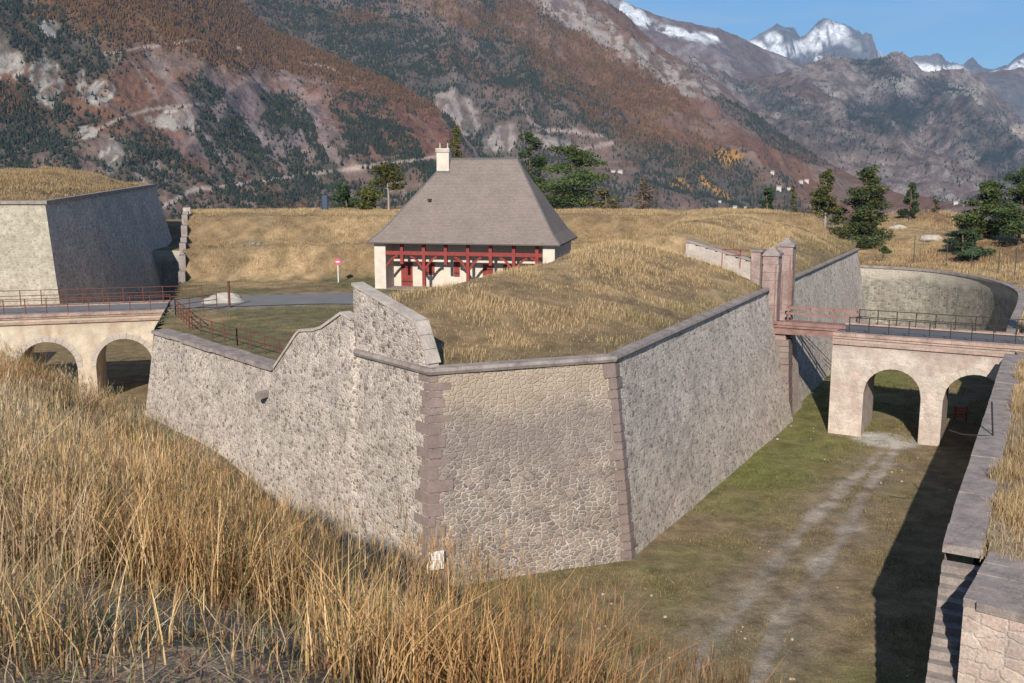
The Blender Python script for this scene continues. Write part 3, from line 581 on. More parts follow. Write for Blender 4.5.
# quoins: long and short dressed blocks up the two corners
def quoin(cb, ct, d1, d2, long_, short_, n, hvar=.15):
    m = MB(); zz = np.cumsum(np.r_[0, np.array([random.uniform(.7, 1.4) for _ in range(n)])]); zz = zz/zz[-1]
    for k in range(n):
        f0, f1 = zz[k], zz[k+1]-.006; p0 = cb.lerp(ct, f0); p1 = cb.lerp(ct, f1)
        l1, l2 = (long_, short_) if k % 2 else (short_, long_); l1 *= random.uniform(.7, 1.3); l2 *= random.uniform(.7, 1.3)
        nrm = [Vector((-d.y, d.x, 0)) for d in (d1, d2)]; o = .035+random.uniform(0, .02)
        c_ = (cb+ct)/2; inw = (d1+d2).normalized()
        vs = []
        for p in (p0, p1):
            e = p-inw*o*1.3
            vs += [e, e+d1*l1, e+d1*l1+inw*.5, e+inw*.9, e+d2*l2+inw*.5, e+d2*l2]
        m.add([W_(v) for v in vs], [(0,1,2,3,4,5)[::-1], (6,7,8,9,10,11)]+[(i, (i+1) % 6, 6+(i+1) % 6, 6+i) for i in range(6)])
    return m
bl = (L0b-K1b); bl.z = 0; bl.normalize(); bf = (K2b-K1b); bf.z = 0; bf.normalize(); br_ = (K3b-K2b); br_.z = 0; br_.normalize()
quoin(K1b, K1t+Vector((0,0,-.16)), bl, bf, .85, .42, 22).build('quoin', 'quoin', rav)
quoin(K2b, K2t+Vector((0,0,-.16)), -bf, br_, .46, .3, 20).build('quoin', 'quoin', rav)
# ---------------------------------------------------------------- notice at the foot of the corner
p = PY(437, 561, 37.3); p = K1b+bf*.35+Vector((0, 0, 1.05))-Vector((bf.y*-1, bf.x, 0))*.0
nrm = Vector((bf.y, -bf.x, 0)); sg = empty('notice', 'small white notice fixed low on the corner of the big bastion', 'notice', K1b+bf*.33+nrm*.12+Vector((0,0,1.55)), math.atan2(bf.y, bf.x))
m = MB(); m.box((0,0,0), (.58,.03,.74)); m.build('board', 'white', sg); m = MB()
for z in (.22, .12, .0, -.1): m.box((-.05 if z < .2 else 0, -.017, z), (.36 if z < .2 else .2, .004, .02))
m.build('printed_lines', simple('grey_ink', (.42,.42,.45), .1, 4, .8, 0), sg)
# ---------------------------------------------------------------- low passage wall behind the gate
lnr = Vector((-rf.y, rf.x, 0)); A = Pg(27.0, 0)+lnr*5.6; B = Pg(27.0, 0)+lnr*.9; lw = empty('low_wall', 'low pale block wall with grey slab coping half sunk in the grass by the gate', 'wall', A.lerp(B, .5)); d = (B-A).normalized(); y = Vector((-d.y, d.x, 0))
m = MB(); m2 = MB()
for k in range(7):
    f = (k+.5)/7; c_ = A.lerp(B, f)+Vector((0, 0, 11.35-1.2*f)); L = (B-A).length/7
    m.box(c_-lw.location+Vector((0,0,-1.6)), (L*.98, .5, 3.2), d, y, jit=.03); tl_ = (d*L*.5+Vector((0,0,-.085*1.0))); m2.bar(c_-lw.location+y*.12+Vector((0,0,.1))-tl_, c_-lw.location+y*.12+Vector((0,0,.1))+tl_, .8, .15)
m.build('blocks', 'coping_pale', lw); m2.build('coping', 'coping', lw)

# ================================================================ GATE AND DRAWBRIDGE
gn = Vector((rf.y, -rf.x, 0)); gz = math.atan2(gn.y, gn.x)
gB = Pg(24.6, 0); g0 = Pg(26.6, 0); gate = empty('gate', 'pair of pink stone gate pillars with pointed caps rising from the bastion wall', 'gate', g0, gz)   # local x = outwards, y = along the wall
def pillar(y, wy, z0, z1, xo=.1):
    m = MB(); h = z1-z0; 
    nb = 9
    for k in range(nb): m.box((xo+random.uniform(-.015,.015), y, z0+h*(k+.5)/nb), (1.0, wy, h/nb-.012), jit=.012)
    p = m.build('pillar', 'pink_stone', gate)
    c = MB(); c.box((xo, y, z1+.08), (1.16, wy+.16, .16)); b = z1+.16; hx, hy = .54, wy/2+.04
    c.add([(xo-hx, y-hy, b), (xo+hx, y-hy, b), (xo+hx, y+hy, b), (xo-hx, y+hy, b), (xo, y, b+.45)], [(0,1,2,3)[::-1], (0,1,4), (1,2,4), (2,3,4), (3,0,4)])
    c.build('cap', 'coping', p)
    s = MB()
    for yy in (-wy/2-.012, wy/2+.012): s.box((xo+.35, y+yy, z0+h*.48), (.08, .03, h*.8))
    s.build('groove_strip', M['wood_pink'], p)
pillar(.55, .95, 5.9, 10.65); pillar(4.75, .95, 5.9, 10.95)
m = MB(); m.box((-.75, .2, 9.6), (.6, 1.1, 2.6), jit=.03); m.build('flank_wall', 'pink_stone', gate)
m = MB(); m.box((-.75, .2, 10.97), (.8, 1.2, .12), jit=.02); m.build('flank_coping', 'coping', gate)
# corbelled footing of the gate down into the ditch
m = MB(); zs = np.linspace(-.3, 5.3, 15)
for k in range(14):
    z = (zs[k]+zs[k+1])/2; ex = 1.05-.085*z*.55; m.box((ex/2+.2, .45+random.uniform(-.03,.03), z), (ex+1.0, 1.05+(.12 if k % 2 else 0), zs[1]-zs[0]-.012), jit=.015)
m.build('buttress', 'quoin', gate)
m = MB(); m.box((.55, .5, 5.45), (1.5, 1.35, .3), jit=.02); m.box((.6, .5, 5.72), (1.35, 1.25, .25), jit=.02); m.build('corbel', 'pink_stone', gate)
m = MB(); m.add([(.45,1.0,-.3),(1.75,1.0,-.3),(1.0,1.0,5.3),(.45,1.0,5.3),(.45,4.2,-.3),(1.75,4.2,-.3),(1.0,4.2,5.3),(.45,4.2,5.3)], [(0,1,2,3),(4,7,6,5),(1,5,6,2),(2,6,7,3)], [(0,0),(1.3,0),(1.3,5.5),(0,5.5),(3.2,0),(4.5,0),(4.5,5.5),(3.2,5.5)]); m.build('abutment', 'ashlar_buff', gate)
for yy in (4.2, 1.1):
    m = MB(); m.box((.62, yy, 8.2), (.1, .1, 2.4)); m.build('door_post', 'wood_pink', gate)
m = MB(); m.bar((-3.1, .2, 10.95), (-.9, .0, 10.95), .055); m.bar((-3.1, .2, 10.6), (-1.9, .1, 10.6), .055)
for q in (-3.1, -1.9): m.bar((q, .15, 9.8), (q, .15, 10.95), .055)
m.build('safety_rail', 'red_paint', gate)

db = empty('drawbridge', 'short reddish timber drawbridge with side beams between the gate and the stone bridge', 'drawbridge', Pg(25.6, 0), gz); BR0 = 5.15
m = MB()
for k in range(24): m.box((.55+.2*k+.1, 2.6, 6.08+random.uniform(-.012,.012)), (.185, 3.6, .09))
m.build('deck_planks', 'wood_pink', db)
for yy in (.75, 4.45):
    m = MB(); m.bar((.5, yy, 5.88), (5.3, yy, 5.95), .26, .34); m.build('side_beam', 'wood_pink', db)
    m = MB()
    if yy > 2:
        m.bar((.5, yy, 6.95), (5.35, yy, 6.95), .1, .2); m.bar((.5, yy, 6.55), (5.35, yy, 6.55), .08, .16)
        for q in (.65, 2.1, 3.6, 5.1): m.bar((q, yy, 6.05), (q, yy, 7.02), .1)
    else: m.bar((.5, yy, 6.42), (5.0, yy, 6.42), .14, .2); m.bar((.5, yy, 6.2), (5.0, yy, 6.2), .1, .12)
    m.build('guard_rail', 'wood_pink', db)
m = MB()
for yy in (1.6, 2.6, 3.6): m.bar((.4, yy, 5.8), (5.3, yy, 5.86), .2, .3)
m.build('joist', 'wood_dark', db)
for yy in (2.0, 2.7, 3.4):
    m = MB(); m.tube([(1.7, yy, 5.6), (4.6, yy, 2.9)], .022, 5); m.build('stay_cable', 'lead', db)

# ================================================================ STONE BRIDGES
def bridge(root, n0, n1, wid, ztop, zbot, arches, face, cop, ring, deck, piers_base):
    """local x = along the bridge, y = across (0 is the near face), z up; arches: (x0, x1, spring z)"""
    xs = []
    def intr(x):
        for a, b, sp in arches:
            if a-1e-6 <= x <= b+1e-6: r = (b-a)/2; c = (a+b)/2; return sp+math.sqrt(max(0, r*r-(x-c)**2))
        return None
    cols = []; x = n0; pts = [n0]
    for a, b, sp in arches: pts += list(np.linspace(a, b, 25))
    pts += [n1]
    for i, x in enumerate(pts):
        z = intr(x)
        if z is None: cols.append((x, zbot))
        elif any(abs(x-a) < 1e-6 for a, b, s in arches): cols += [(x, zbot), (x, z)]
        elif any(abs(x-b) < 1e-6 for a, b, s in arches): cols += [(x, z), (x, zbot)]
        else: cols.append((x, z))
    m = MB(); zt = ztop-.35
    for yy in (0, wid):
        vs = []; uv = []; fs = []
        for (x, z) in cols: vs += [(x, yy, z), (x, yy, zt)]; uv += [(x, z), (x, zt)]
        for i in range(len(cols)-1):
            if abs(cols[i+1][0]-cols[i][0]) > 1e-6: fs.append((2*i, 2*i+2, 2*i+3, 2*i+1))
        m.add(vs, fs, uv)
    vs = []; uv = []; fs = []; s = 0
    for i, (x, z) in enumerate(cols):
        if i: s += math.hypot(x-cols[i-1][0], z-cols[i-1][1])
        vs += [(x, 0, z), (x, wid, z)]; uv += [(0, s), (wid, s)]
    fs = [(2*i, 2*i+1, 2*i+3, 2*i+2) for i in range(len(cols)-1) if not (cols[i][1] == zbot and cols[i+1][1] == zbot)]
    m.add(vs, fs, uv)
    for x in (n0, n1): m.add([(x,0,zbot),(x,wid,zbot),(x,wid,zt),(x,0,zt)], [(0,1,2,3)], [(0,0),(wid,0),(wid,zt),(0,zt)])
    m.add([(n0,0,zt),(n1,0,zt),(n1,wid,zt),(n0,wid,zt)], [(0,1,2,3)], [(0,0),(0,0),(0,0),(0,0)])
    m.build('masonry', face, root)
    for a, b, sp in arches:                                       # ring of dressed voussoirs, a little proud
        m = MB(); r = (b-a)/2; c = (a+b)/2; nv = 15
        for k in range(nv):
            t0 = math.pi*k/nv+.006; t1 = math.pi*(k+1)/nv-.006; R = r+.34+(.05 if k % 2 else 0); vs = []
            for y_ in (-.035, .25):
                for t_, q in ((t0, r-.004), (t1, r-.004), (t1, R), (t0, R)): vs.append((c+q*math.cos(t_), y_, sp+q*math.sin(t_)))
            m.add(vs, [(0,1,2,3), (7,6,5,4), (0,4,5,1), (1,5,6,2), (2,6,7,3), (3,7,4,0)])
        m.build('arch_ring', ring, root)
    for yy, sgn in ((0, -1), (wid, 1)):
        m = MB(); nb = max(6, int((n1-n0)/1.3))
        for k in range(nb): m.box((n0+(n1-n0)*(k+.5)/nb, yy-sgn*.14, ztop-.1), ((n1-n0)/nb-.012, .6, .2), jit=.012)
        m.build('coping', cop, root)
        m = MB(); m.box(((n0+n1)/2, yy-sgn*.02, ztop-.27), (n1-n0, .2, .15)); m.box(((n0+n1)/2, yy+sgn*.06, ztop-.62), (n1-n0, .16, .16)); m.build('string_course', cop, root)
    m = MB(); m.box(((n0+n1)/2, wid/2, ztop-.22), (n1-n0-.02, wid-.66, .2)); m.build('road_deck', deck, root)
def railing(root, mat, x0, x1, y, z, n, h=1.05, brace=0, rails=(1.0, .55), r=.022, lab=None):
    rl = MB()
    for q in rails: rl.bar((x0, y, z+h*q), (x1, y, z+h*q), r*2)
    o = rl.build('railing', mat, root, label=lab)
    for k in range(n+1):
        x = x0+(x1-x0)*k/n; p = MB(); p.bar((x, y, z), (x, y, z+h+.03), r*2.5)
        if brace: p.bar((x, y, z+h*.6), (x, y+brace, z+.02), r*1.8)
        p.build('post', mat, o)
rb = empty('stone_bridge', 'two-arched pale stone bridge with black railings leading to the gate on the right', 'bridge', gB, gz)
bridge(rb, 4.55, 15.2, 4.7, 6.35, -.4, [(6.5, 9.75, 2.75), (10.95, 14.4, 2.75)], 'plaster_bridge', 'coping_red', 'ring', 'asphalt', None)
railing(rb, 'iron', 5.4, 15.6, .45, 6.25, 9, 1.0, .0); railing(rb, 'iron', 5.4, 15.6, 4.3, 6.25, 9, 1.0)
# gate pillar at the outer end
gp = empty('gate_post', 'pale square stone gate post at the outer end of the right bridge', 'post', gB+gn*15.9, gz)
gp.location = PY(1033, 345, 60.5); gp.location.z = 6
m = MB(); m.box((0,0,1.6), (.75,.75,3.4), jit=.02); sh = m.build('shaft', 'bastion_pale', gp); m = MB(); m.box((0,0,3.4), (.95,.95,.2), jit=.01); m.build('cap', 'coping_pale', gp)

lbA = Vector((-24.35, 70.0, 0)); ld = Vector((-gd.y, gd.x, 0))       # away from the bastion
lb = empty('stone_bridge', 'cream two-arched stone bridge with rusty railings joining the bastion from the left', 'bridge', lbA, math.atan2(ld.y, ld.x)+math.pi)
# local x runs towards the bastion; q metres away from it is x = -q
bridge(lb, -16.0, .3, 5.2, 6.35, -.4, [(-14.9, -11.1, 2.5), (-9.95, -6.15, 2.5), (-4.95, -1.15, 2.5)], 'plaster_cream', 'coping_red', 'ring', 'road_grey', None)
railing(lb, 'rust', -16.0, .2, .35, 6.3, 12, 1.05); railing(lb, 'rust', -16.0, 2.2, 4.85, 6.3, 13, 1.15, rails=(1.0, .66, .33))

# rusty railing along the low left wall, and the stair rail by the bridge
def fence_poly(name, label, pts, mat, h=1.0, step=1.6, rails=(1.0, .5), zoff=0):
    r = empty(name, label, 'railing', pts[0])
    o = Vector(pts[0])
    for a, b in zip(pts[:-1], pts[1:]):
        a = Vector(a)-o; b = Vector(b)-o; rl = MB()
        for q in rails: rl.bar(a+Vector((0,0,h*q)), b+Vector((0,0,h*q)), .045)
        rl.build('rail', mat, r); n = max(1, round((b-a).length/step))
        for k in range(n+1):
            p = a.lerp(b, k/n); pm = MB(); pm.bar(p+Vector((0,0,-.1)), p+Vector((0,0,h+.04)), .055); pm.build('post', mat, r)
    return r
def Tz(x, y): return float(bank_z(np.array([x]), np.array([y]))[0])
pa = on_left(27.6, 6.45, -1.7); pb = on_left(14.2, 6.5, -1.7)
fence_poly('railing', 'rusty low iron railing running along the top of the low stone wall', [pa, pa.lerp(pb, .5), pb], 'rust', .95)
p1 = Vector((-24.2, 69.7, 6.4)); p2 = Vector((-20.6, 69.2, 6.45)); p3 = pa+Vector((.1, .3, 0))
fence_poly('railing', 'rusty iron railing turning the corner at the inner end of the left bridge', [p2, p1.lerp(p3, .35), p3], 'rust', 1.1, 1.1, (1.0, .66, .33))
m = MB(); m.tube([(0,0,-.2), (0,0,1.9)], .09, 8); tag(m.build('bollard', 'rust', None), 'rust-red iron post standing beside the gravel heap', 'post').location = (-20.0, 70.2, 6.45)

# ================================================================ COUNTERSCARP (right), STAIR, CURVED WALL, COVERED WAY
cw = Vector((.478, .878, 0)); C0 = Vector((11.8, 25.88, 6.0)); C1 = Vector((27.35, 54.4, 6.0)); cout = Vector((cw.y, -cw.x, 0))
crv = [(29.9, 59.6), (33.6, 66.5), (38.6, 75.5), (41.9, 82.2), (43.4, 87.5), (43.9, 93), (43.1, 98.5), (41.0, 102.2), (37.5, 104.8), (33, 106.5), (24, 110), (4, 124)]
Cin = C0+cout*1.0; Cc = Vector((10.78, 22.44, 6.0)); Cd = Vector((10.78, 22.44, 6.0))+(Vector((13.2, 20.4, 6.0))-Vector((10.78, 22.44, 6.0))).normalized()*16
ret = empty('retaining_wall', 'long ditch wall with grey flagstone coping along the right of the picture', 'wall', C0)
def cloc(p): return Vector(p)-C0
wall_sheet('stone_face', [Vector((C1.x, C1.y, -.3))+cw*1.2, Vector((C0.x, C0.y, -.3))], [Vector((C1.x, C1.y, 5.9))+cw*1.2, Vector((C0.x, C0.y, 5.9))], 'rubble_grey', ret, org=C0)
m = MB(); L = (C1-C0).length; k = 0; a = 0.0
while a < L-.2:
    w = min(random.uniform(1.2, 1.9), L-a); c_ = C0+cw*(a+w/2)+cout*.42; m.box(cloc(c_)+Vector((0,0,-.03+random.uniform(-.015,.015))), (w-.001, 1.0, .24), cw, cout, jit=.018); a += w
m.build('coping', 'coping', ret)
# platform end wall beside the stair, facing the viewer
e0 = Cc; e1 = Cd; ed = (e1-e0).normalized(); inb = C0+cout*1.12
wall_sheet('stone_face', [Vector((inb.x, inb.y, 1.5)), Vector((e0.x-.05, e0.y-.1, 1.5))], [Vector((inb.x, inb.y, 5.9)), Vector((e0.x, e0.y, 5.9))], 'rubble_pale', ret, org=C0)
wall_sheet('stone_face', [Vector((e0.x-.05, e0.y-.1, 1.5)), Vector((e1.x, e1.y-.1, 1.5))], [Vector((e0.x, e0.y, 5.9)), Vector((e1.x, e1.y, 5.9))], 'ashlar_buff', ret, org=C0, label='sunlit pinkish rough stone end of the wall beside the stair')
m = MB(); dd = (inb-e0); Ld = dd.length; dd.normalize(); nn_ = Vector((dd.y, -dd.x, 0))
for k in range(4): m.box(cloc(e0+dd*(Ld*(k+.5)/4)+nn_*.55)+Vector((0,0,.0)), (Ld/4-.002, 1.15, .22), dd, nn_, jit=.015)
for k in range(11): m.box(cloc(e0+ed*(.35+1.35*k+.6)+Vector((-ed.y, ed.x, 0))*.35)+Vector((0,0,.003)), (1.3, .85, .22), ed, Vector((-ed.y, ed.x, 0)), jit=.015)
m.build('platform_coping', 'coping', ret)
mp = MB(); pg_ = [e0+Vector((.15,.1,0)), e1+Vector((.05,.1,0)), e1+cw*22, inb+cw*6, inb+Vector((.1,0,0))]; mp.prism([(p.x, p.y) for p in pg_], 5.2, 5.9); kind(mp.build('platform_ground', simple('platform_turf', (.26,.19,.11), .45, 1.5), None), 'structure')
st = empty('staircase', 'narrow stone stair going down into the ditch beside the right wall', 'staircase', C0); sdir = -(cw*.985+cout*-.02).normalized()
for k in range(16):
    zt = 5.85-.2*(k+1); c_ = C0+sdir*(.17+.34*k)+cout*.46; m = MB(); m.box(cloc(c_)+Vector((0,0,zt-C0.z-.35)), (.345, .98, .7), sdir, cout, jit=.014); m.build('step', 'coping', st)
m = MB(); a_ = C0+cout*.02; b_ = a_+sdir*5.6
m.add([cloc(v) for v in (a_+Vector((0,0,-.45)), b_+Vector((0,0,-3.7)), Vector((b_.x, b_.y, -.3)), Vector((a_.x, a_.y, -.3)))]+[cloc(v+cout*.9) for v in (a_+Vector((0,0,-.45)), b_+Vector((0,0,-3.7)), Vector((b_.x, b_.y, -.3)), Vector((a_.x, a_.y, -.3)))], [(0,1,2,3),(7,6,5,4),(1,5,6,2),(0,4,5,1)], [(0,6),(5.6,3),(5.6,0),(0,0)]*2); m.build('side_wall', 'rubble_grey', st)
# curved end of the ditch
cwl = empty('curved_wall', 'curved grey rubble wall closing the far end of the ditch behind the right bridge', 'wall', (43, 92, 0))
pts = [Vector((x, y, 6.0)) for x, y in crv]
def smooth_poly(p, n=4):
    out = []
    for i in range(len(p)-1):
        p0 = p[max(i-1, 0)]; p1 = p[i]; p2 = p[i+1]; p3 = p[min(i+2, len(p)-1)]
        for k in range(n):
            t = k/n; out.append(.5*((2*p1)+(p2-p0)*t+(2*p0-5*p1+4*p2-p3)*t*t+(3*p1-p0-3*p2+p3)*t**3))
    return out+[p[-1]]
sp_ = smooth_poly(pts)
wall_sheet('stone_face', [Vector((p.x, p.y, -.3)) for p in sp_][::-1], [p+Vector((0,0,-.12)) for p in sp_][::-1], 'rubble_far', cwl, org=(43,92,0), step=.6)
m = MB(); m.ribbon([p-Vector((43,92,0)) for p in sp_], [(-.12,-.12),(.42,-.12),(.42,.12),(-.12,.12)]); m.build('coping', 'coping', cwl)
rwl = empty('retaining_wall', 'shaded ditch wall glimpsed between the far left bastion and the grassy rampart', 'wall', (-60, 125.5, 0))
wall_sheet('stone_face', [Vector((3.9, 123.9, -.3)), Vector((-60, 125.9, -.3)), Vector((-140, 125.9, -.3))][::1], [Vector((3.9, 123.9, 6)), Vector((-60, 125.9, 6)), Vector((-140, 125.9, 6))], 'rubble_far', rwl, org=(-60,125.5,0), step=1.0)
# covered way and glacis, lofted outwards from the counterscarp edge
edge = [Vector((14.6, 19.2, 6)), Vector((e1.x, e1.y, 6)), Vector((e0.x, e0.y, 6))]
edge = [Vector((12.0, 23.2, 6.0)), Vector((12.6, 25.0, 6)), C0+cout*1.0+cw*1.0]+[C0+cw*t+cout*.7 for t in (3, 6, 10, 15, 20, 26, 32)]+[p for p in sp_]+[Vector((-60, 126, 6)), Vector((-140, 126, 6))]
rowsP = []; offs = [0.02, .8, 1.6, 2.6, 4, 6, 8, 10.5, 13, 16, 19, 22, 26, 30, 35, 40, 46, 54, 66, 90, 150]
ev = np.array([[p.x, p.y] for p in edge]); ne = len(ev)
tg = np.gradient(ev, axis=0); tg /= np.linalg.norm(tg, axis=1)[:, None]; nr = np.stack([tg[:, 1], -tg[:, 0]], 1)
for _ in range(3): nr[1:-1] = (nr[:-2]+nr[1:-1]*2+nr[2:])/4; nr /= np.linalg.norm(nr, axis=1)[:, None]
G = np.stack([np.concatenate([ev+nr*o], 1) for o in offs], 1); O = np.broadcast_to(np.array(offs)[None, :], G.shape[:2]); GX, GY = G[..., 0], G[..., 1]
# refine
def densify(A, k, ax):
    n = A.shape[ax]; t = np.linspace(0, n-1, (n-1)*k+1); i = np.minimum(t.astype(int), n-2); f = (t-i); sh = [1]*A.ndim; sh[ax] = -1; f = f.reshape(sh)
    return np.take(A, i, ax)*(1-f)+np.take(A, i+1, ax)*f
GX, GY, O = [densify(densify(np.array(a), 3, 0), 4, 1) for a in (GX, GY, O)]
def cov_z(X, Y, O):
    far = sstep(55, 85, Y)
    z = 5.98+.05*sstep(0, 1, O)+(fbm(X/7, Y/7, 4, 120)-.5)*.7*sstep(1, 5, O)
    z = z+far*(2.6*sstep(6, 18, O)+1.6*(1-sstep(0, 1, np.hypot((X-54)/14, (Y-132)/16)))*1.6)+(1-far)*1.0*sstep(4, 20, O)
    z = z-1.5*sstep(26, 40, O)-124*sstep(36, 150, O)
    return z
GZ = cov_z(GX, GY, O); cc = turf_col(GX, GY, GZ); cc = lerp3(cc, sstep(.45, .62, fbm(GX/9, GY/9, 4, 122))*sstep(60, 80, GY)*.7, (.15,.085,.05)); cc = lerp3(cc, (1-sstep(.5, 1.6, O+(fbm(GX/1.2, GY/1.2, 3, 123)-.5)*2))*.7, (.23,.19,.15))
kind(npmesh('covered_way_ground', np.stack([GX, GY, GZ], 2).reshape(-1, 3), gridfaces(*GX.shape)[:, ::-1], 'turf', col=cc.reshape(-1, 3), smooth=True), 'structure')

# ================================================================ LEFT BASTION
bs = empty('bastion', 'tall far left bastion with pale sunlit and dark shaded faces under a grass top', 'bastion', (-44.2, 95, 0)); BO = bs.location.copy()
b0 = PY(45, 203, 95); bL = Vector((b0.x-45, 95.5, b0.z)); b1 = PY(155, 185.5, 135); bk = Vector((b1.x-50, 150, b1.z))
def bb(p, dx, dy): return Vector((p.x+dx, p.y+dy, -.5))
wall_sheet('stone_face', [bb(bL, 0, -2.1), bb(b0, 1.9, -2.1)], [bL, b0], 'bastion_pale', bs, org=BO, step=.7, label='pale sunlit face of yellowish rubble')
wall_sheet('stone_face', [bb(b0, 1.9, -2.1), bb(b1, 3.4, 1)], [b0, b1], 'rubble_grey', bs, org=BO, step=.7, label='dark shaded side face')
wall_sheet('stone_face', [bb(b1, 3.4, 1), bb(bk, 0, 2)], [b1, bk], 'rubble_grey', bs, org=BO, step=.8)
m = MB(); m.ribbon([p-BO for p in (bL, b0, b1, bk)], [(-.7,-.1),(.25,-.1),(.25,.22),(-.7,.22)]); m.build('coping', 'coping', bs)
gx = np.arange(-110, -42, .8); gy = np.arange(94, 152, .8); X, Y = np.meshgrid(gx, gy, indexing='ij')
d1 = Y-95.2; dv = (b1-b0); dv.z = 0; dv.normalize(); d2 = line_d(X, Y, b0, dv); d = np.minimum(d1, d2)
Zb = b0.z+(b1.z-b0.z)*np.clip((Y-95)/40, 0, 1)+.1+2.3*np.sin(np.clip(d/13, 0, 1)*math.pi/2)*(1-.85*sstep(127, 137, Y))+(fbm(X/5, Y/5, 4, 140)-.5)*1.0*sstep(.5, 3, d)
F = gridfaces(len(gx), len(gy)); km = ((d > -.3) & (Y < 136)).ravel(); F = F[km[F].all(1)]
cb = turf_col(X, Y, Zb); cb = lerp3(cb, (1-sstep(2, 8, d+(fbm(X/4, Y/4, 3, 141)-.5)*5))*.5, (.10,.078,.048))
LBT = (np.stack([X, Y, Zb], 2), d)
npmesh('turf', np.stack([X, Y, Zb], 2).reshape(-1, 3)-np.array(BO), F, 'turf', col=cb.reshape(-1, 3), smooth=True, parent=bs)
# far bank the left bridge lands on
m = MB(); e = lbA+ld*16; n_ = gd
P_ = [e-n_*40, e+n_*12, e+n_*12+ld*60, e-n_*40+ld*60]; m.prism([(p.x, p.y) for p in P_], -.4, 6.2); kind(m.build('bank_ground', simple('bank_turf', (.19,.135,.07), .3, .6), None), 'structure')

# stepped side wall of the rear rampart
rw = empty('stepped_wall', 'stepped pale coping wall climbing the left end of the grassy rampart', 'wall', (-31.5, 92, 6.2))
m = MB(); ts = np.arange(27.5, 42, 1.9)
for a_, b_ in zip(ts[:-1], ts[1:]):
    a = gtop(a_); b = gtop(b_); z = (a.z+b.z)/2+.1; c_ = (a+b)/2; m.box(Vector((c_.x+.22, c_.y, z-.6))-rw.location, (1.9, .55, 1.7), gd, Vector((-gd.y, gd.x, 0)), jit=.02)
m.build('steps', 'coping', rw); m = MB(); p = gtop(41.6)+Vector((.25, 0, -.2))-rw.location; m.box(p, (.7, .7, 1.7), gd, Vector((-gd.y, gd.x, 0)), jit=.02); m.build('end_pillar', 'coping_pale', rw)

# ================================================================ GUARDHOUSE
hf = Vector((.979, -.203, 0)); hz = math.atan2(hf.y, hf.x); H0 = Vector((-11.73, 81.11, 6.42))      # front left corner of the eaves
hs = empty('guardhouse', 'guardhouse with a steep hipped slate roof, white walls and red timber gallery', 'house', H0, hz)
EL, ED, EH, RZ = 15.8, 9.7, 3.88, 10.55; R0, R1 = 5.6, 11.4
wx0, wx1, wy0, wy1 = .42, EL-.5, .5, ED-.45
def hb(name, mat, boxes, parent=hs, **k):
    m = MB()
    for b in boxes: m.box(((b[0]+b[1])/2, (b[2]+b[3])/2, (b[4]+b[5])/2), (b[1]-b[0], b[3]-b[2], b[5]-b[4]))
    return m.build(name, mat, parent, **k)
GY_ = 2.6                                                         # back wall of the gallery
hb('wall', 'plaster', [(wx0, wx1, GY_, GY_+.4, -.3, EH-.02)], label='white plaster wall at the back of the gallery')
hb('wall', 'plaster', [(wx0, wx0+.95, wy0, GY_-.002, -.3, EH-.03)], label='white end wall at the open corner')
hb('wall', 'plaster', [(wx1-.95, wx1, wy0, GY_-.002, -.3, EH-.03)])
hb('wall', 'plaster', [(wx0, wx0+.4, GY_+.402, wy1, -.3, EH-.02)]); hb('wall', 'rubble_grey', [(wx1-.4, wx1, GY_+.402, wy1, -.3, EH-.02)]); hb('wall', 'plaster', [(wx0+.402, wx1-.402, wy1-.4, wy1, -.3, EH-.02)])
hb('gallery_ceiling', 'wood_dark', [(wx0+.1, wx1-.1, wy0+.1, GY_-.01, EH-.14, EH-.06)]); hb('gallery_floor', 'coping', [(wx0-.1, wx1+.1, wy0-.1, GY_-.004, -.4, .06)])
# roof: four slightly flared slopes
sk = .55
def slope_pts(z):       # half-outline at height: flared eaves
    return z
m = MB(); ri = (R0, ED/2, RZ); rj = (R1, ED/2, RZ)
def hip(f, z): return [(R0*f, ED/2*f, z), (EL-(EL-R1)*f, ED/2*f, z), (EL-(EL-R1)*f, ED-ED/2*f, z), (R0*f, ED-ED/2*f, z)]
lv = [(0, EH), (.16, EH+.78), (.3, EH+1.72), (1, RZ)]; rings = [hip(f, z) for f, z in lv]
for a, b, z0 in ((rings[0], rings[1], 0), (rings[1], rings[2], 1.1), (rings[2], rings[3], 2.3)):
    for i in range(4):
        j = (i+1) % 4; q = [a[i], a[j], b[j], b[i]]; e = (Vector(a[j])-Vector(a[i])).normalized(); h = (Vector(b[i])-Vector(a[i])); hu = h.dot(e); hv = (h-e*hu).length
        w = (Vector(a[j])-Vector(a[i])).length; h2 = (Vector(b[j])-Vector(a[i])).dot(e); s0 = (Vector(a[i])).dot(e)
        m.add(q, [(0,1,2,3)], [(s0, z0), (s0+w, z0), (s0+h2, z0+hv), (s0+hu, z0+hv)])
under = [(x, y, z-.1) for x, y, z in rings[0]]; m.add(rings[0]+under, [(0,1,5,4),(1,2,6,5),(2,3,7,6),(3,0,4,7),(4,5,6,7)], [(0,0)]*8)
roof = m.build('roof', 'slate', hs)
m = MB(); m.bar((R0-.1, ED/2, RZ+.02), (R1+.1, ED/2, RZ+.02), .22, .09)
for a, b in (((EL,0,EH),(R1,ED/2,RZ)), ((0,0,EH),(R0,ED/2,RZ))):
    pts = [rings[k][1 if a[0] else 0] for k in range(4)]; m.tube([(x, y, z+.02) for x, y, z in pts], .055, 5)
m.build('ridge_cap', 'lead', roof)
m = MB(); m.tube([(R1, ED/2, RZ), (R1, ED/2, RZ+.5)], [.08, .02], 6); m.build('finial', 'lead', roof)
m = MB(); m.box((4.6, 2.35, EH+3.35), (.28,.3,.16)); m.build('roof_vent', 'wood_dark', roof)
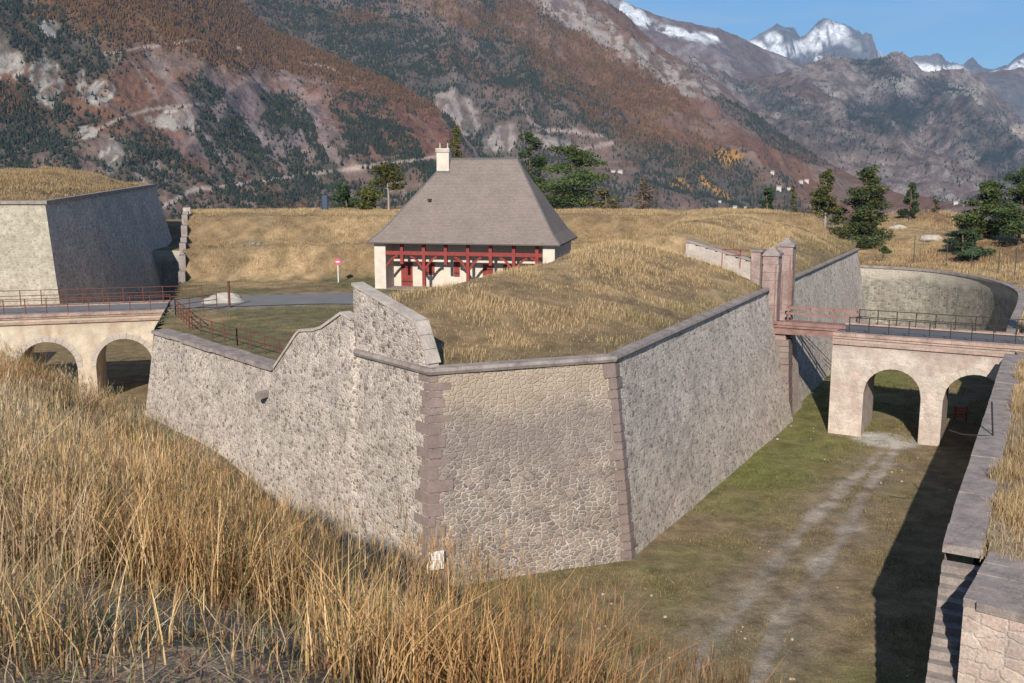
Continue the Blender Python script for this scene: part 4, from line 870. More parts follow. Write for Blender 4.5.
ch = hb('chimney', 'plaster', [(R0-.85, R0+.2, 4.1, 4.95, RZ-1.5, RZ+.5)], roof)
hb('brick_band', 'coping_pale', [(R0-.92, R0+.27, 4.03, 5.02, RZ+.5, RZ+.75)], ch); hb('chimney_cap', 'plaster', [(R0-.9, R0+.25, 4.05, 5.0, RZ+.752, RZ+.83)], ch); hb('flashing', 'lead', [(R0-.9, R0+.25, 4.02, 4.4, RZ-1.52, RZ-1.0)], ch)
for q in (R0-.65, R0+.0):
    m = MB(); m.tube([(q, 4.5, RZ+.83), (q, 4.5, RZ+1.25)], [.08, .05], 8); m.build('chimney_pot', 'coping_pale', ch)
# gallery timbers
fy = wy0+.2
hb('gallery_beam', 'red_paint', [(wx0+.6, wx1-.25, fy-.12, fy+.12, 2.84, 3.14)])
px_posts = [2.72, 4.56, 6.40, 8.24, 10.1, 11.98, 13.86]
for k, x in enumerate(px_posts):
    main = k in (1, 3, 5); hb('gallery_post', 'red_paint', [(x-.13, x+.13, fy-.14, fy+.14, .0 if main else 2.1, EH-.1)])
    for sg_ in (-1, 1):
        m = MB(); n_ = 5; ptsb = []
        for i in range(n_+1):
            t = i/n_; ptsb.append((x+sg_*((.12+1.0*t) if main else (.1+.0)), fy, (1.75+.95*math.sin(t*1.57)) if main else 2.2))
        if main:
            for a, b in zip(ptsb[:-1], ptsb[1:]): m.bar(a, b, .16, .2, up=(0,1,0))
            m.build('brace', 'red_paint', hs)
for x, s_ in ((wx0+.95, 1), (wx1-.95, -1)):
    m = MB(); ptsb = [(x+s_*1.0*t, fy, 1.9+.85*math.sin(t*1.57)) for t in np.linspace(0, 1, 6)]
    for a, b in zip(ptsb[:-1], ptsb[1:]): m.bar(a, b, .16, .2, up=(0,1,0))
    m.build('brace', 'red_paint', hs)
dm = MB()
def door(x0, x1, z0, z1, name):
    m = MB(); y = GY_-.035; n_ = max(2, int((x1-x0)/.22)); w = (x1-x0)/n_
    for k in range(n_): m.box((x0+w*(k+.5), y, (z0+z1)/2), (w-.015, .06, z1-z0))
    o = m.build(name, 'red_paint', hs)
    for q in (z0+.2*(z1-z0), z0+.8*(z1-z0)): f = MB(); f.box(((x0+x1)/2, y-.045, q), (x1-x0-.05, .03, .09)); f.build('hinge_strap', 'wood_dark', o)
door(2.0, 3.0, .06, 2.05, 'door'); door(4.0, 4.9, 1.05, 2.1, 'shutter'); door(9.0, 9.9, .06, 2.0, 'door'); door(10.7, 11.9, .06, 2.0, 'door'); door(13.1, 14.0, 1.0, 2.0, 'shutter'); door(6.55, 7.05, .95, 2.4, 'notice_panel')

# ================================================================ FOREGROUND HILL
ctrl = []
for px, py, y in ((0,683,3.15),(250,690,3.4),(450,700,4.6),(600,745,8.0),(0,600,4.5),(200,610,4.9),(400,652,6.3),(0,520,6.6),(150,535,7.4),(300,596,8.6),(0,440,12.6),(120,465,13.0),(220,520,12.4),(300,592,12.5),(370,634,11.5),(430,676,10.2),(520,728,9.5),(600,775,9.6),(690,845,8.6),(220,512,16),(-80,350,28),(0,376,27),(80,402,25),(150,436,22.5),(230,499,19.5),(300,570,17.5),(370,624,16),(430,664,15),(520,714,13.5),(600,758,12.5),(690,820,11.5),(800,880,10.2)):
    ctrl.append(PY(px, py, y))
crest = [p for p in ctrl if False]
cr = [PY(*q) for q in ((-80,350,28),(0,376,27),(80,402,25),(150,436,22.5),(230,499,19.5),(300,570,17.5),(370,624,16),(430,664,15),(520,714,13.5),(600,758,12.5),(690,820,11.5),(800,880,10.2))]
on = Vector((.77, .64, 0))
for i, p in enumerate(cr):
    if i % 2 == 0: ctrl += [p+on*2.2+Vector((0,0,-1.9)), p+on*5.5+Vector((0,0,-5.2))]
ctrl += [Vector(q) for q in ((0,0,14.6),(-8,0,14.7),(6,-2,12.9),(-10,-8,14.8),(8,4,10.6),(-20,8,13.9),(-32,22,12.6),(-40,35,11.0),(-16,2,14.6),(-12,9,13.7))]
Cp = np.array(ctrl)
def tps_fit(P):
    n = len(P); D = np.linalg.norm(P[:, None, :2]-P[None, :, :2], axis=2); K = np.where(D > 0, D**2*np.log(D+1e-9), 0)+np.eye(n)*.8
    Q = np.c_[np.ones(n), P[:, :2]]; A = np.block([[K, Q], [Q.T, np.zeros((3, 3))]]); return np.linalg.solve(A, np.r_[P[:, 2], 0, 0, 0])
Wt = tps_fit(Cp)
CREST_PX = [-200,0,100,150,220,300,370,430,520,600,680,800,900]
CREST_FALL = [-ray(512, y)[2]/ray(512, y)[1] for y in (275,365,418,440,482,540,586,616,652,678,716,790,850)]
def hill_z(X, Y, micro=True):
    s = X.shape; x = X.ravel(); y = Y.ravel(); out = np.zeros(x.size)
    for a in range(0, x.size, 20000):
        D = np.hypot(x[a:a+20000, None]-Cp[None, :, 0], y[a:a+20000, None]-Cp[None, :, 1]); out[a:a+20000] = np.where(D > 0, D**2*np.log(D+1e-9), 0)@Wt[:-3]+Wt[-3]+Wt[-2]*x[a:a+20000]+Wt[-1]*y[a:a+20000]
    z = out.reshape(s)
    yy = np.maximum(Y, .5); ax = 512+FOC*X/(yy*math.cos(PITCH)+(EYE-z)*math.sin(PITCH))       # the slope breaks away below this line (fall per metre)
    lim = np.interp(ax, CREST_PX, CREST_FALL); cap = EYE-lim*yy; dz = z-cap; k_ = .25; z = np.where(Y > 5.5, cap+np.minimum(0, dz)-k_*np.log1p(np.exp(-np.abs(dz)/k_)), z)
    if micro: z = z+(fbm(X/1.6, Y/1.6, 4, 150)-.5)*.35+(fbm(X/.3, Y/.3, 3, 151)-.5)*.07
    return z
# straight counterscarp under the hill, opposite the left face
hl0 = Vector((9.0, 14.8, 0)); hdir = Vector((-.643, .766, 0))
gx = np.arange(-48, 14, .22); gy = np.arange(-9, 46, .22); X, Y = np.meshgrid(gx, gy, indexing='ij'); Zh = hill_z(X, Y)
de = line_d(X, Y, hl0, hdir)                                       # metres behind the counterscarp edge
Zh = np.maximum(Zh, -1.0); cz = 4.5
F = gridfaces(len(gx), len(gy)); km = ((de > -.1) & (X > -46)).ravel(); F = F[km[F].all(1)]
n1 = fbm(X/1.3, Y/1.3, 5, 160); n2 = fbm(X/.25, Y/.25, 3, 161)
ch_ = lerp3(mk(X, (.31,.235,.165)), sstep(.4, .6, n1), (.36,.27,.18)); ch_ = lerp3(ch_, sstep(.45, .65, n2)*.6, (.20,.155,.12)); ch_ = lerp3(ch_, sstep(.58, .7, fbm(X/.8, Y/.8, 3, 162))*.5, (.075,.09,.03))
kind(npmesh('hillside_ground', np.stack([X, Y, Zh], 2).reshape(-1, 3), F, 'turf', col=ch_.reshape(-1, 3), smooth=True), 'structure')
hw = empty('retaining_wall', 'ditch wall below the grassy slope nearest the viewer', 'wall', hl0)
a = hl0+Vector((0,0,-.3)); b = hl0+hdir*52+Vector((0,0,-.3)); qs = [a.lerp(b, f) for f in np.linspace(0, 1, 40)]; zq = hill_z(np.array([q.x for q in qs]), np.array([q.y for q in qs]))
wall_sheet('stone_face', qs[::-1], [Vector((q.x, q.y, z+.15)) for q, z in zip(qs, zq)][::-1], 'rubble_pale', hw, org=hl0, step=.8)

# ================================================================ GRASS
def blades(name, P, h, w, lean, cols, label, seg=3, cat='grass', mat='blade', bend=1.0, tipc=1.28):
    """tapering curved blades, one mesh"""
    n = len(P); a = rng.random(n)*6.283; sx = np.cos(a)*w; sy = np.sin(a)*w; la = rng.random(n)*6.283; lm = np.abs(rng.normal(0, lean, n))*h
    lx = np.cos(la)*lm+.04*h; ly = np.sin(la)*lm+.02*h; V = np.zeros((n, 2*seg+1, 3)); C = np.zeros((n, 2*seg+1, 3))
    for k in range(seg):
        t = k/seg; wd = (1-t*.8)*.5
        cx = P[:, 0]+lx*t**1.8*bend; cy = P[:, 1]+ly*t**1.8*bend; cz_ = P[:, 2]+h*t*(1-.25*(lm/h)*t)
        V[:, 2*k] = np.stack([cx-sx*wd, cy-sy*wd, cz_], 1); V[:, 2*k+1] = np.stack([cx+sx*wd, cy+sy*wd, cz_], 1); C[:, 2*k] = C[:, 2*k+1] = cols*(.72+(tipc-.72)*t)
    V[:, -1] = np.stack([P[:, 0]+lx*bend, P[:, 1]+ly*bend, P[:, 2]+h*(1-.25*lm/h)], 1); C[:, -1] = cols*tipc
    b = np.arange(n)*(2*seg+1); F = []
    for k in range(seg-1): F += [np.stack([b+2*k, b+2*k+1, b+2*k+3], 1), np.stack([b+2*k, b+2*k+3, b+2*k+2], 1)]
    F.append(np.stack([b+2*seg-2, b+2*seg-1, b+2*seg], 1))
    o = npmesh(name, V.reshape(-1, 3), np.concatenate(F), mat, col=C.reshape(-1, 3)); kind(o, 'stuff'); tag(o, label, cat); return o
DRY = np.array([(.58,.42,.23),(.50,.345,.18),(.64,.49,.29),(.44,.285,.15),(.54,.34,.16),(.68,.55,.37),(.36,.24,.14)])
def pick(n, pal): return np.array(pal)[rng.integers(0, len(pal), n)]*rng.uniform(.75, 1.2, (n, 1))
# foreground: tufts on the slope, thinner on the trodden soil near the viewer
def sample_hill(n):
    r = 2.2+26*rng.random(n)**.8*1.15; ang = rng.uniform(-.62, .62, n)
    x = r*np.sin(ang); y = r*np.cos(ang); return x, y
tx, ty = sample_hill(46000); ded = (tx-hl0.x)*(-hdir.y)+(ty-hl0.y)*hdir.x; crest_d = np.min(np.hypot(tx[:, None]-np.array([p.x for p in cr])[None], ty[:, None]-np.array([p.y for p in cr])[None]), 1)
side = np.interp(ty, [p.y for p in cr][::-1], [p.x for p in cr][::-1])-tx     # >0 : on the viewer's side of the crest
clump = fbm(tx/1.5, ty/1.5, 4, 170); rr_ = np.hypot(tx, ty)
bare = (1-sstep(4.1, 6.2, rr_+(clump-.5)*4))*(1-sstep(-1.6, .2, tx+(clump-.5)*1.5))
keepm = (side > -9) & (ded > .2) & (rng.random(len(tx)) < np.where(side > -3.5, 1, .6)) & (rr_ > 3.6) & (rng.random(len(tx)) < (.07+.8*sstep(.40, .60, clump))*(1-.68*bare))
tx, ty, clump, bare, rr_ = tx[keepm], ty[keepm], clump[keepm], bare[keepm], rr_[keepm]; nt = len(tx)
nb = np.clip((11*(9/np.maximum(rr_, 5))**.55).astype(int), 4, 14); idx = np.repeat(np.arange(nt), nb); n = len(idx)
sp = .10+.06*rng.random(n); x = tx[idx]+rng.normal(0, 1, n)*sp; y = ty[idx]+rng.normal(0, 1, n)*sp; P = np.stack([x, y, hill_z(x, y)-.03], 1)
th_ = (.34+.50*sstep(.35, .62, clump))*(1-.28*sstep(-3, 1, tx))*(.7+.4*sstep(.35, .65, fbm(tx/2.1, ty/2.1, 3, 174)))*(1-.62*bare)*rng.uniform(.7, 1.15, nt); h = th_[idx]*rng.uniform(.55, 1.15, n)
orange = sstep(-1.5, 1.5, tx+(clump-.5)*3)*(1-sstep(10, 15, rr_)); tc_ = pick(nt, DRY)*np.array((1.08,.99,.86)); tc_ = tc_*(1-orange[:, None]*.75)+np.array((.54,.30,.10))*orange[:, None]*.75
pale = sstep(.55, .7, fbm(tx/3, ty/3, 3, 171))*(1-orange); tc_ = tc_*(1-.4*pale[:, None])+np.array((.52,.42,.25))*.4*pale[:, None]
pv = fbm(tx/2.4, ty/2.4, 4, 172); br1 = (1-sstep(.38, .48, pv))[:, None]*.7; tc_ = tc_*(1-br1)+np.array((.34,.19,.095))*br1; gr1 = sstep(.56, .66, pv)[:, None]*.55; tc_ = tc_*(1-gr1)+np.array((.47,.41,.31))*gr1
dkc = fbm(tx/.9, ty/.9, 3, 173); tc_ = tc_*(1-.5*sstep(.6, .68, dkc))[:, None]
cols = tc_[idx]*rng.uniform(.72, 1.25, (n, 1)); gsel = rng.random(n) < .07; cols[gsel] = pick(gsel.sum(), [(.12,.15,.045),(.16,.17,.06)])
dk = rng.random(n) < .12; cols[dk] *= .5
blades('dry_grass', P, h, .005+.0005*rr_[idx], .42, cols, 'tall golden dry grass covering the slope nearest the viewer', 3)
# seed heads on the tallest stems
k = np.where((h > .62) & (rng.random(n) < .5))[0][:9000]; q = P[k].copy(); q[:, 2] += h[k]*.86; q = np.repeat(q, 5, 0); q[:, :2] += rng.normal(0, .014, (len(q), 2)); q[:, 2] += rng.random(len(q))*.10
blades('seed_heads', q, rng.uniform(.05, .10, len(q)), .0028+.00022*np.repeat(rr_[idx][k], 5), .35, np.repeat(cols[k], 5, 0)*rng.uniform(.8, 1.2, (len(q), 1)), 'feathery dry seed heads above the tall grass', 2)
# short litter between the tufts
lx_, ly_ = sample_hill(90000); sd_ = np.interp(ly_, [p.y for p in cr][::-1], [p.x for p in cr][::-1])-lx_; k = (sd_ > -9) & ((lx_-hl0.x)*(-hdir.y)+(ly_-hl0.y)*hdir.x > .1) & (np.hypot(lx_, ly_) < 16); lx_, ly_ = lx_[k], ly_[k]; n = len(lx_)
blades('dead_grass', np.stack([lx_, ly_, hill_z(lx_, ly_)], 1), rng.uniform(.05, .2, n), .007+0*lx_, 1.6, pick(n, [(.36,.26,.16),(.26,.19,.12),(.48,.38,.25),(.18,.19,.08),(.28,.15,.09)]), 'short grey-brown dead grass and litter between the tall tufts', 2)
# grass on banks: short, seen from afar
def scatter_bank(name, label, X, Y, n, zf, hh, pal, wd, mask=None, lean=.35, tone=None):
    x = rng.uniform(*X, n); y = rng.uniform(*Y, n); k = mask(x, y); x, y = x[k], y[k]; cl = fbm(x/2.2, y/2.2, 4, 180); k = rng.random(len(x)) < .25+1.0*sstep(.38, .6, cl); x, y, cl = x[k], y[k], cl[k]
    n = len(x); big = fbm(x/9, y/9, 3, 181); cols = pick(n, pal)*(.86+.52*big)[:, None]
    if tone: cols = cols*tone(x, y)
    return blades(name, np.stack([x, y, zf(x, y)-.03], 1), hh*rng.uniform(.5, 1.2, n)*(.6+.8*sstep(.4, .65, cl)), wd*np.ones(n), lean, cols, label, 2)
BANK = [(.50,.36,.19),(.42,.295,.155),(.57,.43,.25),(.34,.235,.125),(.26,.18,.095)]
tp = [(p[0], p[1]) for p in top_poly]
def house_free(x, y):
    u = (x-H0.x)*hf.x+(y-H0.y)*hf.y; v = -(x-H0.x)*hf.y+(y-H0.y)*hf.x; return ~((u > -.2) & (u < EL+.2) & (v > -.1) & (v < ED))
def onbank(x, y): return inside(x, y, tp) & house_free(x, y) & (bank_z(x, y) > 7.0) & ((line_d(x, y, K2t, rf) > .15) & (line_d(x, y, K1t, fd) > .15) & (line_d(x, y, L0t, -lf) > 1.0))
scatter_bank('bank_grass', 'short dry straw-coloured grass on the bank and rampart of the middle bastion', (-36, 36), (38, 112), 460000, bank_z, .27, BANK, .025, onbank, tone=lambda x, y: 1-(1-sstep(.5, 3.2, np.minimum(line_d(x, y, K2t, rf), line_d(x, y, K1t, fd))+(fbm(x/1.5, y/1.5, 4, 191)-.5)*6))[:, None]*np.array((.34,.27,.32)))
def onflat(x, y): return inside(x, y, tp) & house_free(x, y) & (bank_z(x, y) <= 7.0) & (seg_d(x, y, road_pts) > 3.3) & (y < 92)
scatter_bank('lawn_grass', 'short olive grass on the flat ground around the guardhouse road', (-32, 10), (44, 92), 60000, bank_z, .14, [(.17,.16,.075),(.22,.18,.09),(.13,.13,.055)], .03, onflat)
def bast_z(x, y):
    d1 = y-95.2; d = np.minimum(d1, line_d(x, y, b0, dv)); return b0.z+(b1.z-b0.z)*np.clip((y-95)/40, 0, 1)+.1+2.3*np.sin(np.clip(d/13, 0, 1)*math.pi/2)*(1-.85*sstep(127, 137, y))+(fbm(x/5, y/5, 4, 140)-.5)*1.0*sstep(.5, 3, d)
scatter_bank('bastion_grass', 'dry grass growing on top of the far left bastion', (-90, -43), (95, 133), 110000, bast_z, .36, [(.36,.26,.14),(.30,.21,.115),(.40,.29,.16),(.24,.165,.09)], .045, lambda x, y: np.minimum(y-95.2, line_d(x, y, b0, dv)) > .3)
# covered way grass on the right
def cov_off(x, y): return seg_d(x, y, [(p.x, p.y) for p in edge])
scatter_bank('verge_grass', 'dry brown grass on the ground beyond the ditch among the right-hand trees', (11, 70), (57, 130), 150000, lambda x, y: cov_z(x, y, cov_off(x, y)), .42, BANK, .03, lambda x, y: (np.abs(cov_off(x, y)) < 34) & (cov_off(x, y) > .5) & (((x-C0.x)*cout.x+(y-C0.y)*cout.y > .9) & (y < 56) | (y >= 56) & ~inside(x, y, [(p.x, p.y) for p in edge[:-2]]+[(-30, 60)])) & ~((y < 24.5)))
scatter_bank('verge_grass', 'tall dry yellow grass close behind the grey coping of the right ditch wall', (12, 36), (24, 58), 340000, lambda x, y: cov_z(x, y, cov_off(x, y)), .5, BANK, .02, lambda x, y: ((x-C0.x)*cout.x+(y-C0.y)*cout.y > .45+.7*fbm(x, y, 3, 190)) & ((x-C0.x)*cout.x+(y-C0.y)*cout.y < 9) & ((x-C0.x)*cw.x+(y-C0.y)*cw.y < 30.5) & ((x-C0.x)*cw.x+(y-C0.y)*cw.y > -.5))
def plat_ok(x, y): return inside(x, y, [(p.x, p.y) for p in pg_]) & (line_d(x, y, e0, ed) > 1.0+.6*fbm(x, y, 3, 195)) & (line_d(x, y, inb, -dd) > 1.3+.5*fbm(x, y, 3, 196))
scatter_bank('verge_grass', 'short dry grass on the platform beside the stair head', (11, 34), (8, 46), 120000, lambda x, y: np.maximum(5.9, cov_z(x, y, cov_off(x, y))*((y > 26) & True)), .3, BANK, .02, plat_ok)
# ditch floor: low green and brown grass, pale stones
def ditch_ok(x, y): return (((x-5)*.876-(y-39.8)*.48 > .2) | (line_d(x, y, K1b, bf) < -.2)) & (line_d(x, y, C0, cw) > .1) & (np.minimum(dtrack(x, y, -.85), dtrack(x, y, .85)) > .35) & ~inside(x, y, tp)
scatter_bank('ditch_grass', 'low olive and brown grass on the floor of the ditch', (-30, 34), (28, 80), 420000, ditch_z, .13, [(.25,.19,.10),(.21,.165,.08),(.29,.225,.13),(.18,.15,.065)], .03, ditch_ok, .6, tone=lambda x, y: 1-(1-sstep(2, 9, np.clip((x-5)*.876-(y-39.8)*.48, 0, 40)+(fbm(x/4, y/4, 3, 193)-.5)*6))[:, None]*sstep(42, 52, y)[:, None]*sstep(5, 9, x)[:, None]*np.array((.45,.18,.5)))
# ---------------------------------------------------------------- trees
def crown_mesh(pads, nleaf, pal, size, droop=.2):
    """pads: (centre, radii); leaf faces on twigs spread through each pad, denser at its rim"""
    tot = sum(p[1][0]*p[1][1]**.5 for p in pads); Vs = []; Cs = []
    for c, r in pads:
        n = max(12, int(nleaf*r[0]*r[1]**.5/tot)); d = rng.normal(size=(n, 3)); d /= np.linalg.norm(d, axis=1)[:, None]; q = rng.random(n)**.45; q = q*(.8+.4*vnoise(d[:, 0]*3+c[0], d[:, 1]*3+d[:, 2]*2, 7))
        p = np.array(c)+d*q[:, None]*np.array(r); p[:, 2] -= droop*np.hypot(d[:, 0], d[:, 1])*q*r[2]*.6
        a = rng.normal(size=(n, 3)); a[:, 2] *= .5; a /= np.linalg.norm(a, axis=1)[:, None]; b = np.cross(a, rng.normal(size=(n, 3))); b /= np.linalg.norm(b, axis=1)[:, None]+1e-9
        s = size*rng.uniform(.6, 1.4, (n, 1)); Vs.append(np.stack([p-a*s-b*s*.3, p+a*s-b*s*.12, p+a*s*.5+b*s*.55], 1)); tone = rng.uniform(.75, 1.25)
        Cs.append(np.repeat((pick(n, pal)*tone)[:, None, :], 3, 1))
    V = np.concatenate(Vs).reshape(-1, 3); C = np.concatenate(Cs).reshape(-1, 3); return V, np.arange(len(V)).reshape(-1, 3), C
def tree(name, label, base, h, pads, pal, nleaf=3500, size=.22, bark='bark', tr=.16, lean=(0,0), trunkh=.9, group=None, cat='tree', bare=0):
    t = empty(name, label, cat, base, group=group); m = MB(); top = Vector((lean[0]*trunkh, lean[1]*trunkh, h*trunkh))
    ax = [Vector((0,0,-.6))]+[Vector((top.x*f+.08*math.sin(f*5), top.y*f+.06*math.sin(f*7), top.z*f)) for f in (.2, .4, .6, .8, 1.0)]
    m.tube(ax, [tr*1.35, tr, tr*.85, tr*.65, tr*.42, tr*.15], 7)
    for c, r in pads[:24]:
        c = Vector(c); f = min(.92, max(.12, (c.z-.12*h)/(h*trunkh))); s_ = Vector((top.x*f, top.y*f, top.z*f)); m.tube([s_, s_.lerp(c, .55)+Vector((0,0,-.04*h)), c], [tr*.4, tr*.22, tr*.07], 5)
    for k in range(bare):
        z = h*random.uniform(.25, 1); a = random.random()*6.28; l = h*random.uniform(.08, .2); s_ = Vector((top.x*z/h, top.y*z/h, z*trunkh)); m.tube([s_, s_+Vector((math.cos(a)*l, math.sin(a)*l, l*.35))], [tr*.22, tr*.05], 4)
    m.build('trunk', bark, t, smooth=True)
    V, F, C = crown_mesh(pads, nleaf, pal, size); npmesh('crown', V, F, 'leaf', col=C, parent=t)
    return t
PINE = [(.08,.112,.036),(.105,.135,.044),(.055,.08,.032),(.13,.148,.052)]; OLIVE = [(.13,.125,.045),(.165,.145,.05),(.09,.10,.04)]; DARKP = [(.055,.085,.042),(.075,.11,.05),(.04,.065,.038)]; BROWN = [(.16,.12,.09),(.12,.085,.065),(.19,.15,.11)]
def layered(h, w, n, z0=.25, flat=.22, taper=.75, lean=0, seed=0, side=0):
    r_ = random.Random(seed); out = []
    for k in range(n):
        f = z0+(1-z0)*(k+.5)/n; R = w*(1-taper*((f-z0)/(1-z0))**1.3)*r_.uniform(.75, 1.15); a = r_.random()*6.28+k*2.4
        q = R*r_.uniform(.3, .72); pr = R*r_.uniform(.38, .62); out.append(((math.cos(a)*q+lean*f+side*f, math.sin(a)*q, h*f), (pr, pr*.9, h*flat*r_.uniform(.18, .34)+.12)))
    out.append(((lean+side, 0, h*.97), (w*.22, w*.22, h*.07))); return out
def at(px, y, z): p = PY(px, 200, y); return Vector((p.x, p.y, z))
def hgt(py, y, z): return PY(512, py, y).z-z
Y1 = 122
tree('pine_tree', 'full dark green pine rising behind the right slope of the guardhouse roof', at(572, Y1, 10.5), hgt(147, Y1, 10.5), layered(hgt(147, Y1, 10.5), 6.4, 22, .08, .17, .5, seed=3), PINE+DARKP[:2], 9000, .2, group='pines behind the guardhouse')
tree('pine_tree', 'narrow open pine beside the right end of the roof ridge, left of the full pine', at(530, 126, 10), hgt(134, 126, 10), layered(hgt(134, 126, 10), 3.0, 13, .3, .18, .45, seed=5), PINE[:1]+DARKP, 3200, .2, group='pines behind the guardhouse')
tree('pine_tree', 'olive pine top showing above the roof ridge just right of the chimney', at(457, 124, 9), hgt(128, 124, 9), layered(hgt(128, 124, 9), 2.3, 13, .3, .3, .7, seed=8), OLIVE, 3200, .2, group='pines behind the guardhouse')
hh = hgt(162, 112, 11)
tree('pine_tree', 'thin olive tree with a pale bare trunk left of the guardhouse roof', at(388, 112, 11), hh, [((-.1,0,hh*.86),(1.7,1.4,.8)),((.5,0,hh*.72),(1.4,1.2,.6)),((-1.9,0,hh*.42),(1.5,1.2,.75)),((-1.1,0,hh*.62),(1.0,.9,.5)),((-2.4,.3,hh*.2),(1.2,1,.7)),((.9,.2,hh*.55),(.9,.8,.4))], OLIVE+PINE[:1], 2600, .2, 'bark_pale', .13, group='trees behind the rampart')
tree('pine_tree', 'low dark green pine showing over the rampart beside the blue post', at(346, 116, 10.5), hgt(186, 116, 10.5), layered(hgt(186, 116, 10.5), 2.0, 9, .1, .35, .4, seed=12), DARKP, 2200, .2, group='trees behind the rampart')
tree('shrub', 'dull green bush between the thin pale-trunked tree and the low pine', at(366, 115, 10.5), hgt(188, 115, 10.5), layered(hgt(188, 115, 10.5), 1.9, 8, .1, .35, .4, seed=14), DARKP+OLIVE, 1600, .2, cat='bush', group='bushes behind the rampart')
tree('shrub', 'olive-brown bush at the right foot of the full pine', at(606, 116, 11), hgt(190, 116, 11), layered(hgt(190, 116, 11), 2.2, 9, .1, .35, .4, seed=16), OLIVE+BROWN, 1500, .2, cat='bush', group='bushes behind the rampart')
tree('shrub', 'leafless brown bush on the rampart crest, rightmost near the full pine', at(642, 114, 11), hgt(178, 114, 11), layered(hgt(178, 114, 11), 1.9, 10, .15, .4, .5, seed=18), BROWN, 700, .18, cat='bush', group='bushes behind the rampart', bare=26)
Y2 = 118
def rtree(name, label, px, ptop, y, z, w, n, pal, leaf, seed, **k):
    h = hgt(ptop, y, z); kw = {q: k.pop(q) for q in ('z0', 'flat', 'taper', 'lean', 'side') if q in k}; return tree(name, label, at(px, y, z), h, layered(h, w, n, seed=seed, **kw), pal, leaf, .2, **k)
GR = 'trees beyond the ditch on the right'
rtree('pine_tree', 'small dark pine on the grassy dome, leftmost of the trees on the right', 767, 189, 120, 10.0, 1.5, 8, DARKP, 1500, 21, z0=.25, taper=.35, group=GR)
rtree('pine_tree', 'thin columnar little tree right of the small dome pine', 793, 187, 125, 9.5, .5, 8, OLIVE, 420, 23, z0=.3, taper=.5, group=GR, tr=.08)
rtree('pine_tree', 'wind-swept olive pine with bare grey branches on its right side', 826, 172, 122, 8.5, 2.7, 17, OLIVE+DARKP[:1], 4600, 25, z0=.2, taper=.72, lean=.3, side=-.4, group=GR, bark='bark_pale', bare=22)
rtree('pine_tree', 'largest olive and dark green pine behind the end of the grassy dome', 866, 169, 118, 7.0, 4.0, 28, PINE[:1]+OLIVE+DARKP, 10000, 27, z0=.06, taper=.6, group=GR, bare=8)
rtree('pine_tree', 'small dark green conical pine on the brown mound', 911, 184, 125, 9.6, 1.5, 11, DARKP, 2000, 29, z0=.22, taper=.75, group=GR)
rtree('pine_tree', 'big green pine above the round dark bush on the right', 984, 184, 112, 7.5, 3.4, 20, PINE+DARKP[:1], 6000, 31, z0=.2, taper=.4, group=GR)
rtree('pine_tree', 'tall dark pine cut off by the right edge of the picture', 1022, 170, 108, 7.5, 3.2, 20, PINE+DARKP, 5500, 33, z0=.25, taper=.45, group=GR)
rtree('shrub', 'round very dark green bush low under the big right-hand pine', 966, 232, 108, 7.0, 2.6, 12, DARKP, 4200, 35, z0=.08, taper=.35, cat='bush', group='bushes beyond the ditch')
rtree('shrub', 'tiny green conifer alone on the brown slope above the curved wall', 887, 247, 108, 7.2, .8, 6, PINE, 500, 37, z0=.05, taper=.8, cat='bush', group='bushes beyond the ditch', tr=.05)
rtree('shrub', 'small grey-green shrub on the mound beside the conical pine', 935, 200, 128, 9.6, 1.0, 6, DARKP+BROWN, 500, 39, z0=.2, taper=.5, cat='bush', group='bushes beyond the ditch', bare=6)

# ---------------------------------------------------------------- mesh fence beyond the curved wall
mf = empty('mesh_fence', 'thin green wire fence along the top of the curved wall', 'fence', (40, 106, 6))
fp = [Vector((33.5, 109.5, 7.2)), Vector((40, 108, 7.3)), Vector((45, 103.5, 7.3)), Vector((46.8, 96, 7.2)), Vector((46.0, 88, 7.0))]
k = 0
for a, b in zip(fp[:-1], fp[1:]):
    for f in (0, .5):
        p = a.lerp(b, f)-mf.location; m = MB(); m.bar(p+Vector((0,0,-1)), p+Vector((0,0,1.9)), .06); m.build('post', 'green_wire', mf)
m = MB()
for a, b in zip(fp[:-1], fp[1:]):
    for z in (.2, .6, 1.0, 1.4, 1.8): m.bar(a-mf.location+Vector((0,0,z)), b-mf.location+Vector((0,0,z)), .012)
m.build('wire', 'green_wire', mf)
# ---------------------------------------------------------------- rocks, gravel, signs, small things
def rock(name, label, loc, r, mat='rock', grp=None, n=2, cat='rock'):
    bm = bmesh.new(); bmesh.ops.create_icosphere(bm, subdivisions=3, radius=1)
    for v in bm.verts:
        q = v.co; d = 1+.5*(float(fbm(np.array([q.x*1.3+loc[0]]), np.array([q.y*1.3+q.z*1.7+loc[1]]), 4, 200)[0])-.5)*1.6; v.co = Vector((q.x*r[0], q.y*r[1], q.z*r[2]))*d
    me = bpy.data.meshes.new(name); bm.to_mesh(me); bm.free(); me.materials.append(M[mat]); o = bpy.data.objects.new(name, me); COL.objects.link(o); o.location = loc; return tag(o, label, cat, grp)
rock('gravel_heap', 'pale heap of gravel at the inner end of the left bridge', (-21.2, 73.0, 6.3), (1.6, 1.0, .85), 'gravel', cat='gravel heap')
def cz_at(p): return Vector((p.x, p.y, float(cov_z(np.array([p.x]), np.array([p.y]), cov_off(np.array([p.x]), np.array([p.y])))[0])))
rock('rock', 'pale boulder half buried on the brown mound below the conical pine', cz_at(PY(931, 235, 115)), (1.2, .8, .5), grp='rocks on the brown mound'); rock('rock', 'low pale rock left of the boulder on the brown mound', cz_at(PY(898, 226, 122)), (1.2, .7, .4), grp='rocks on the brown mound')
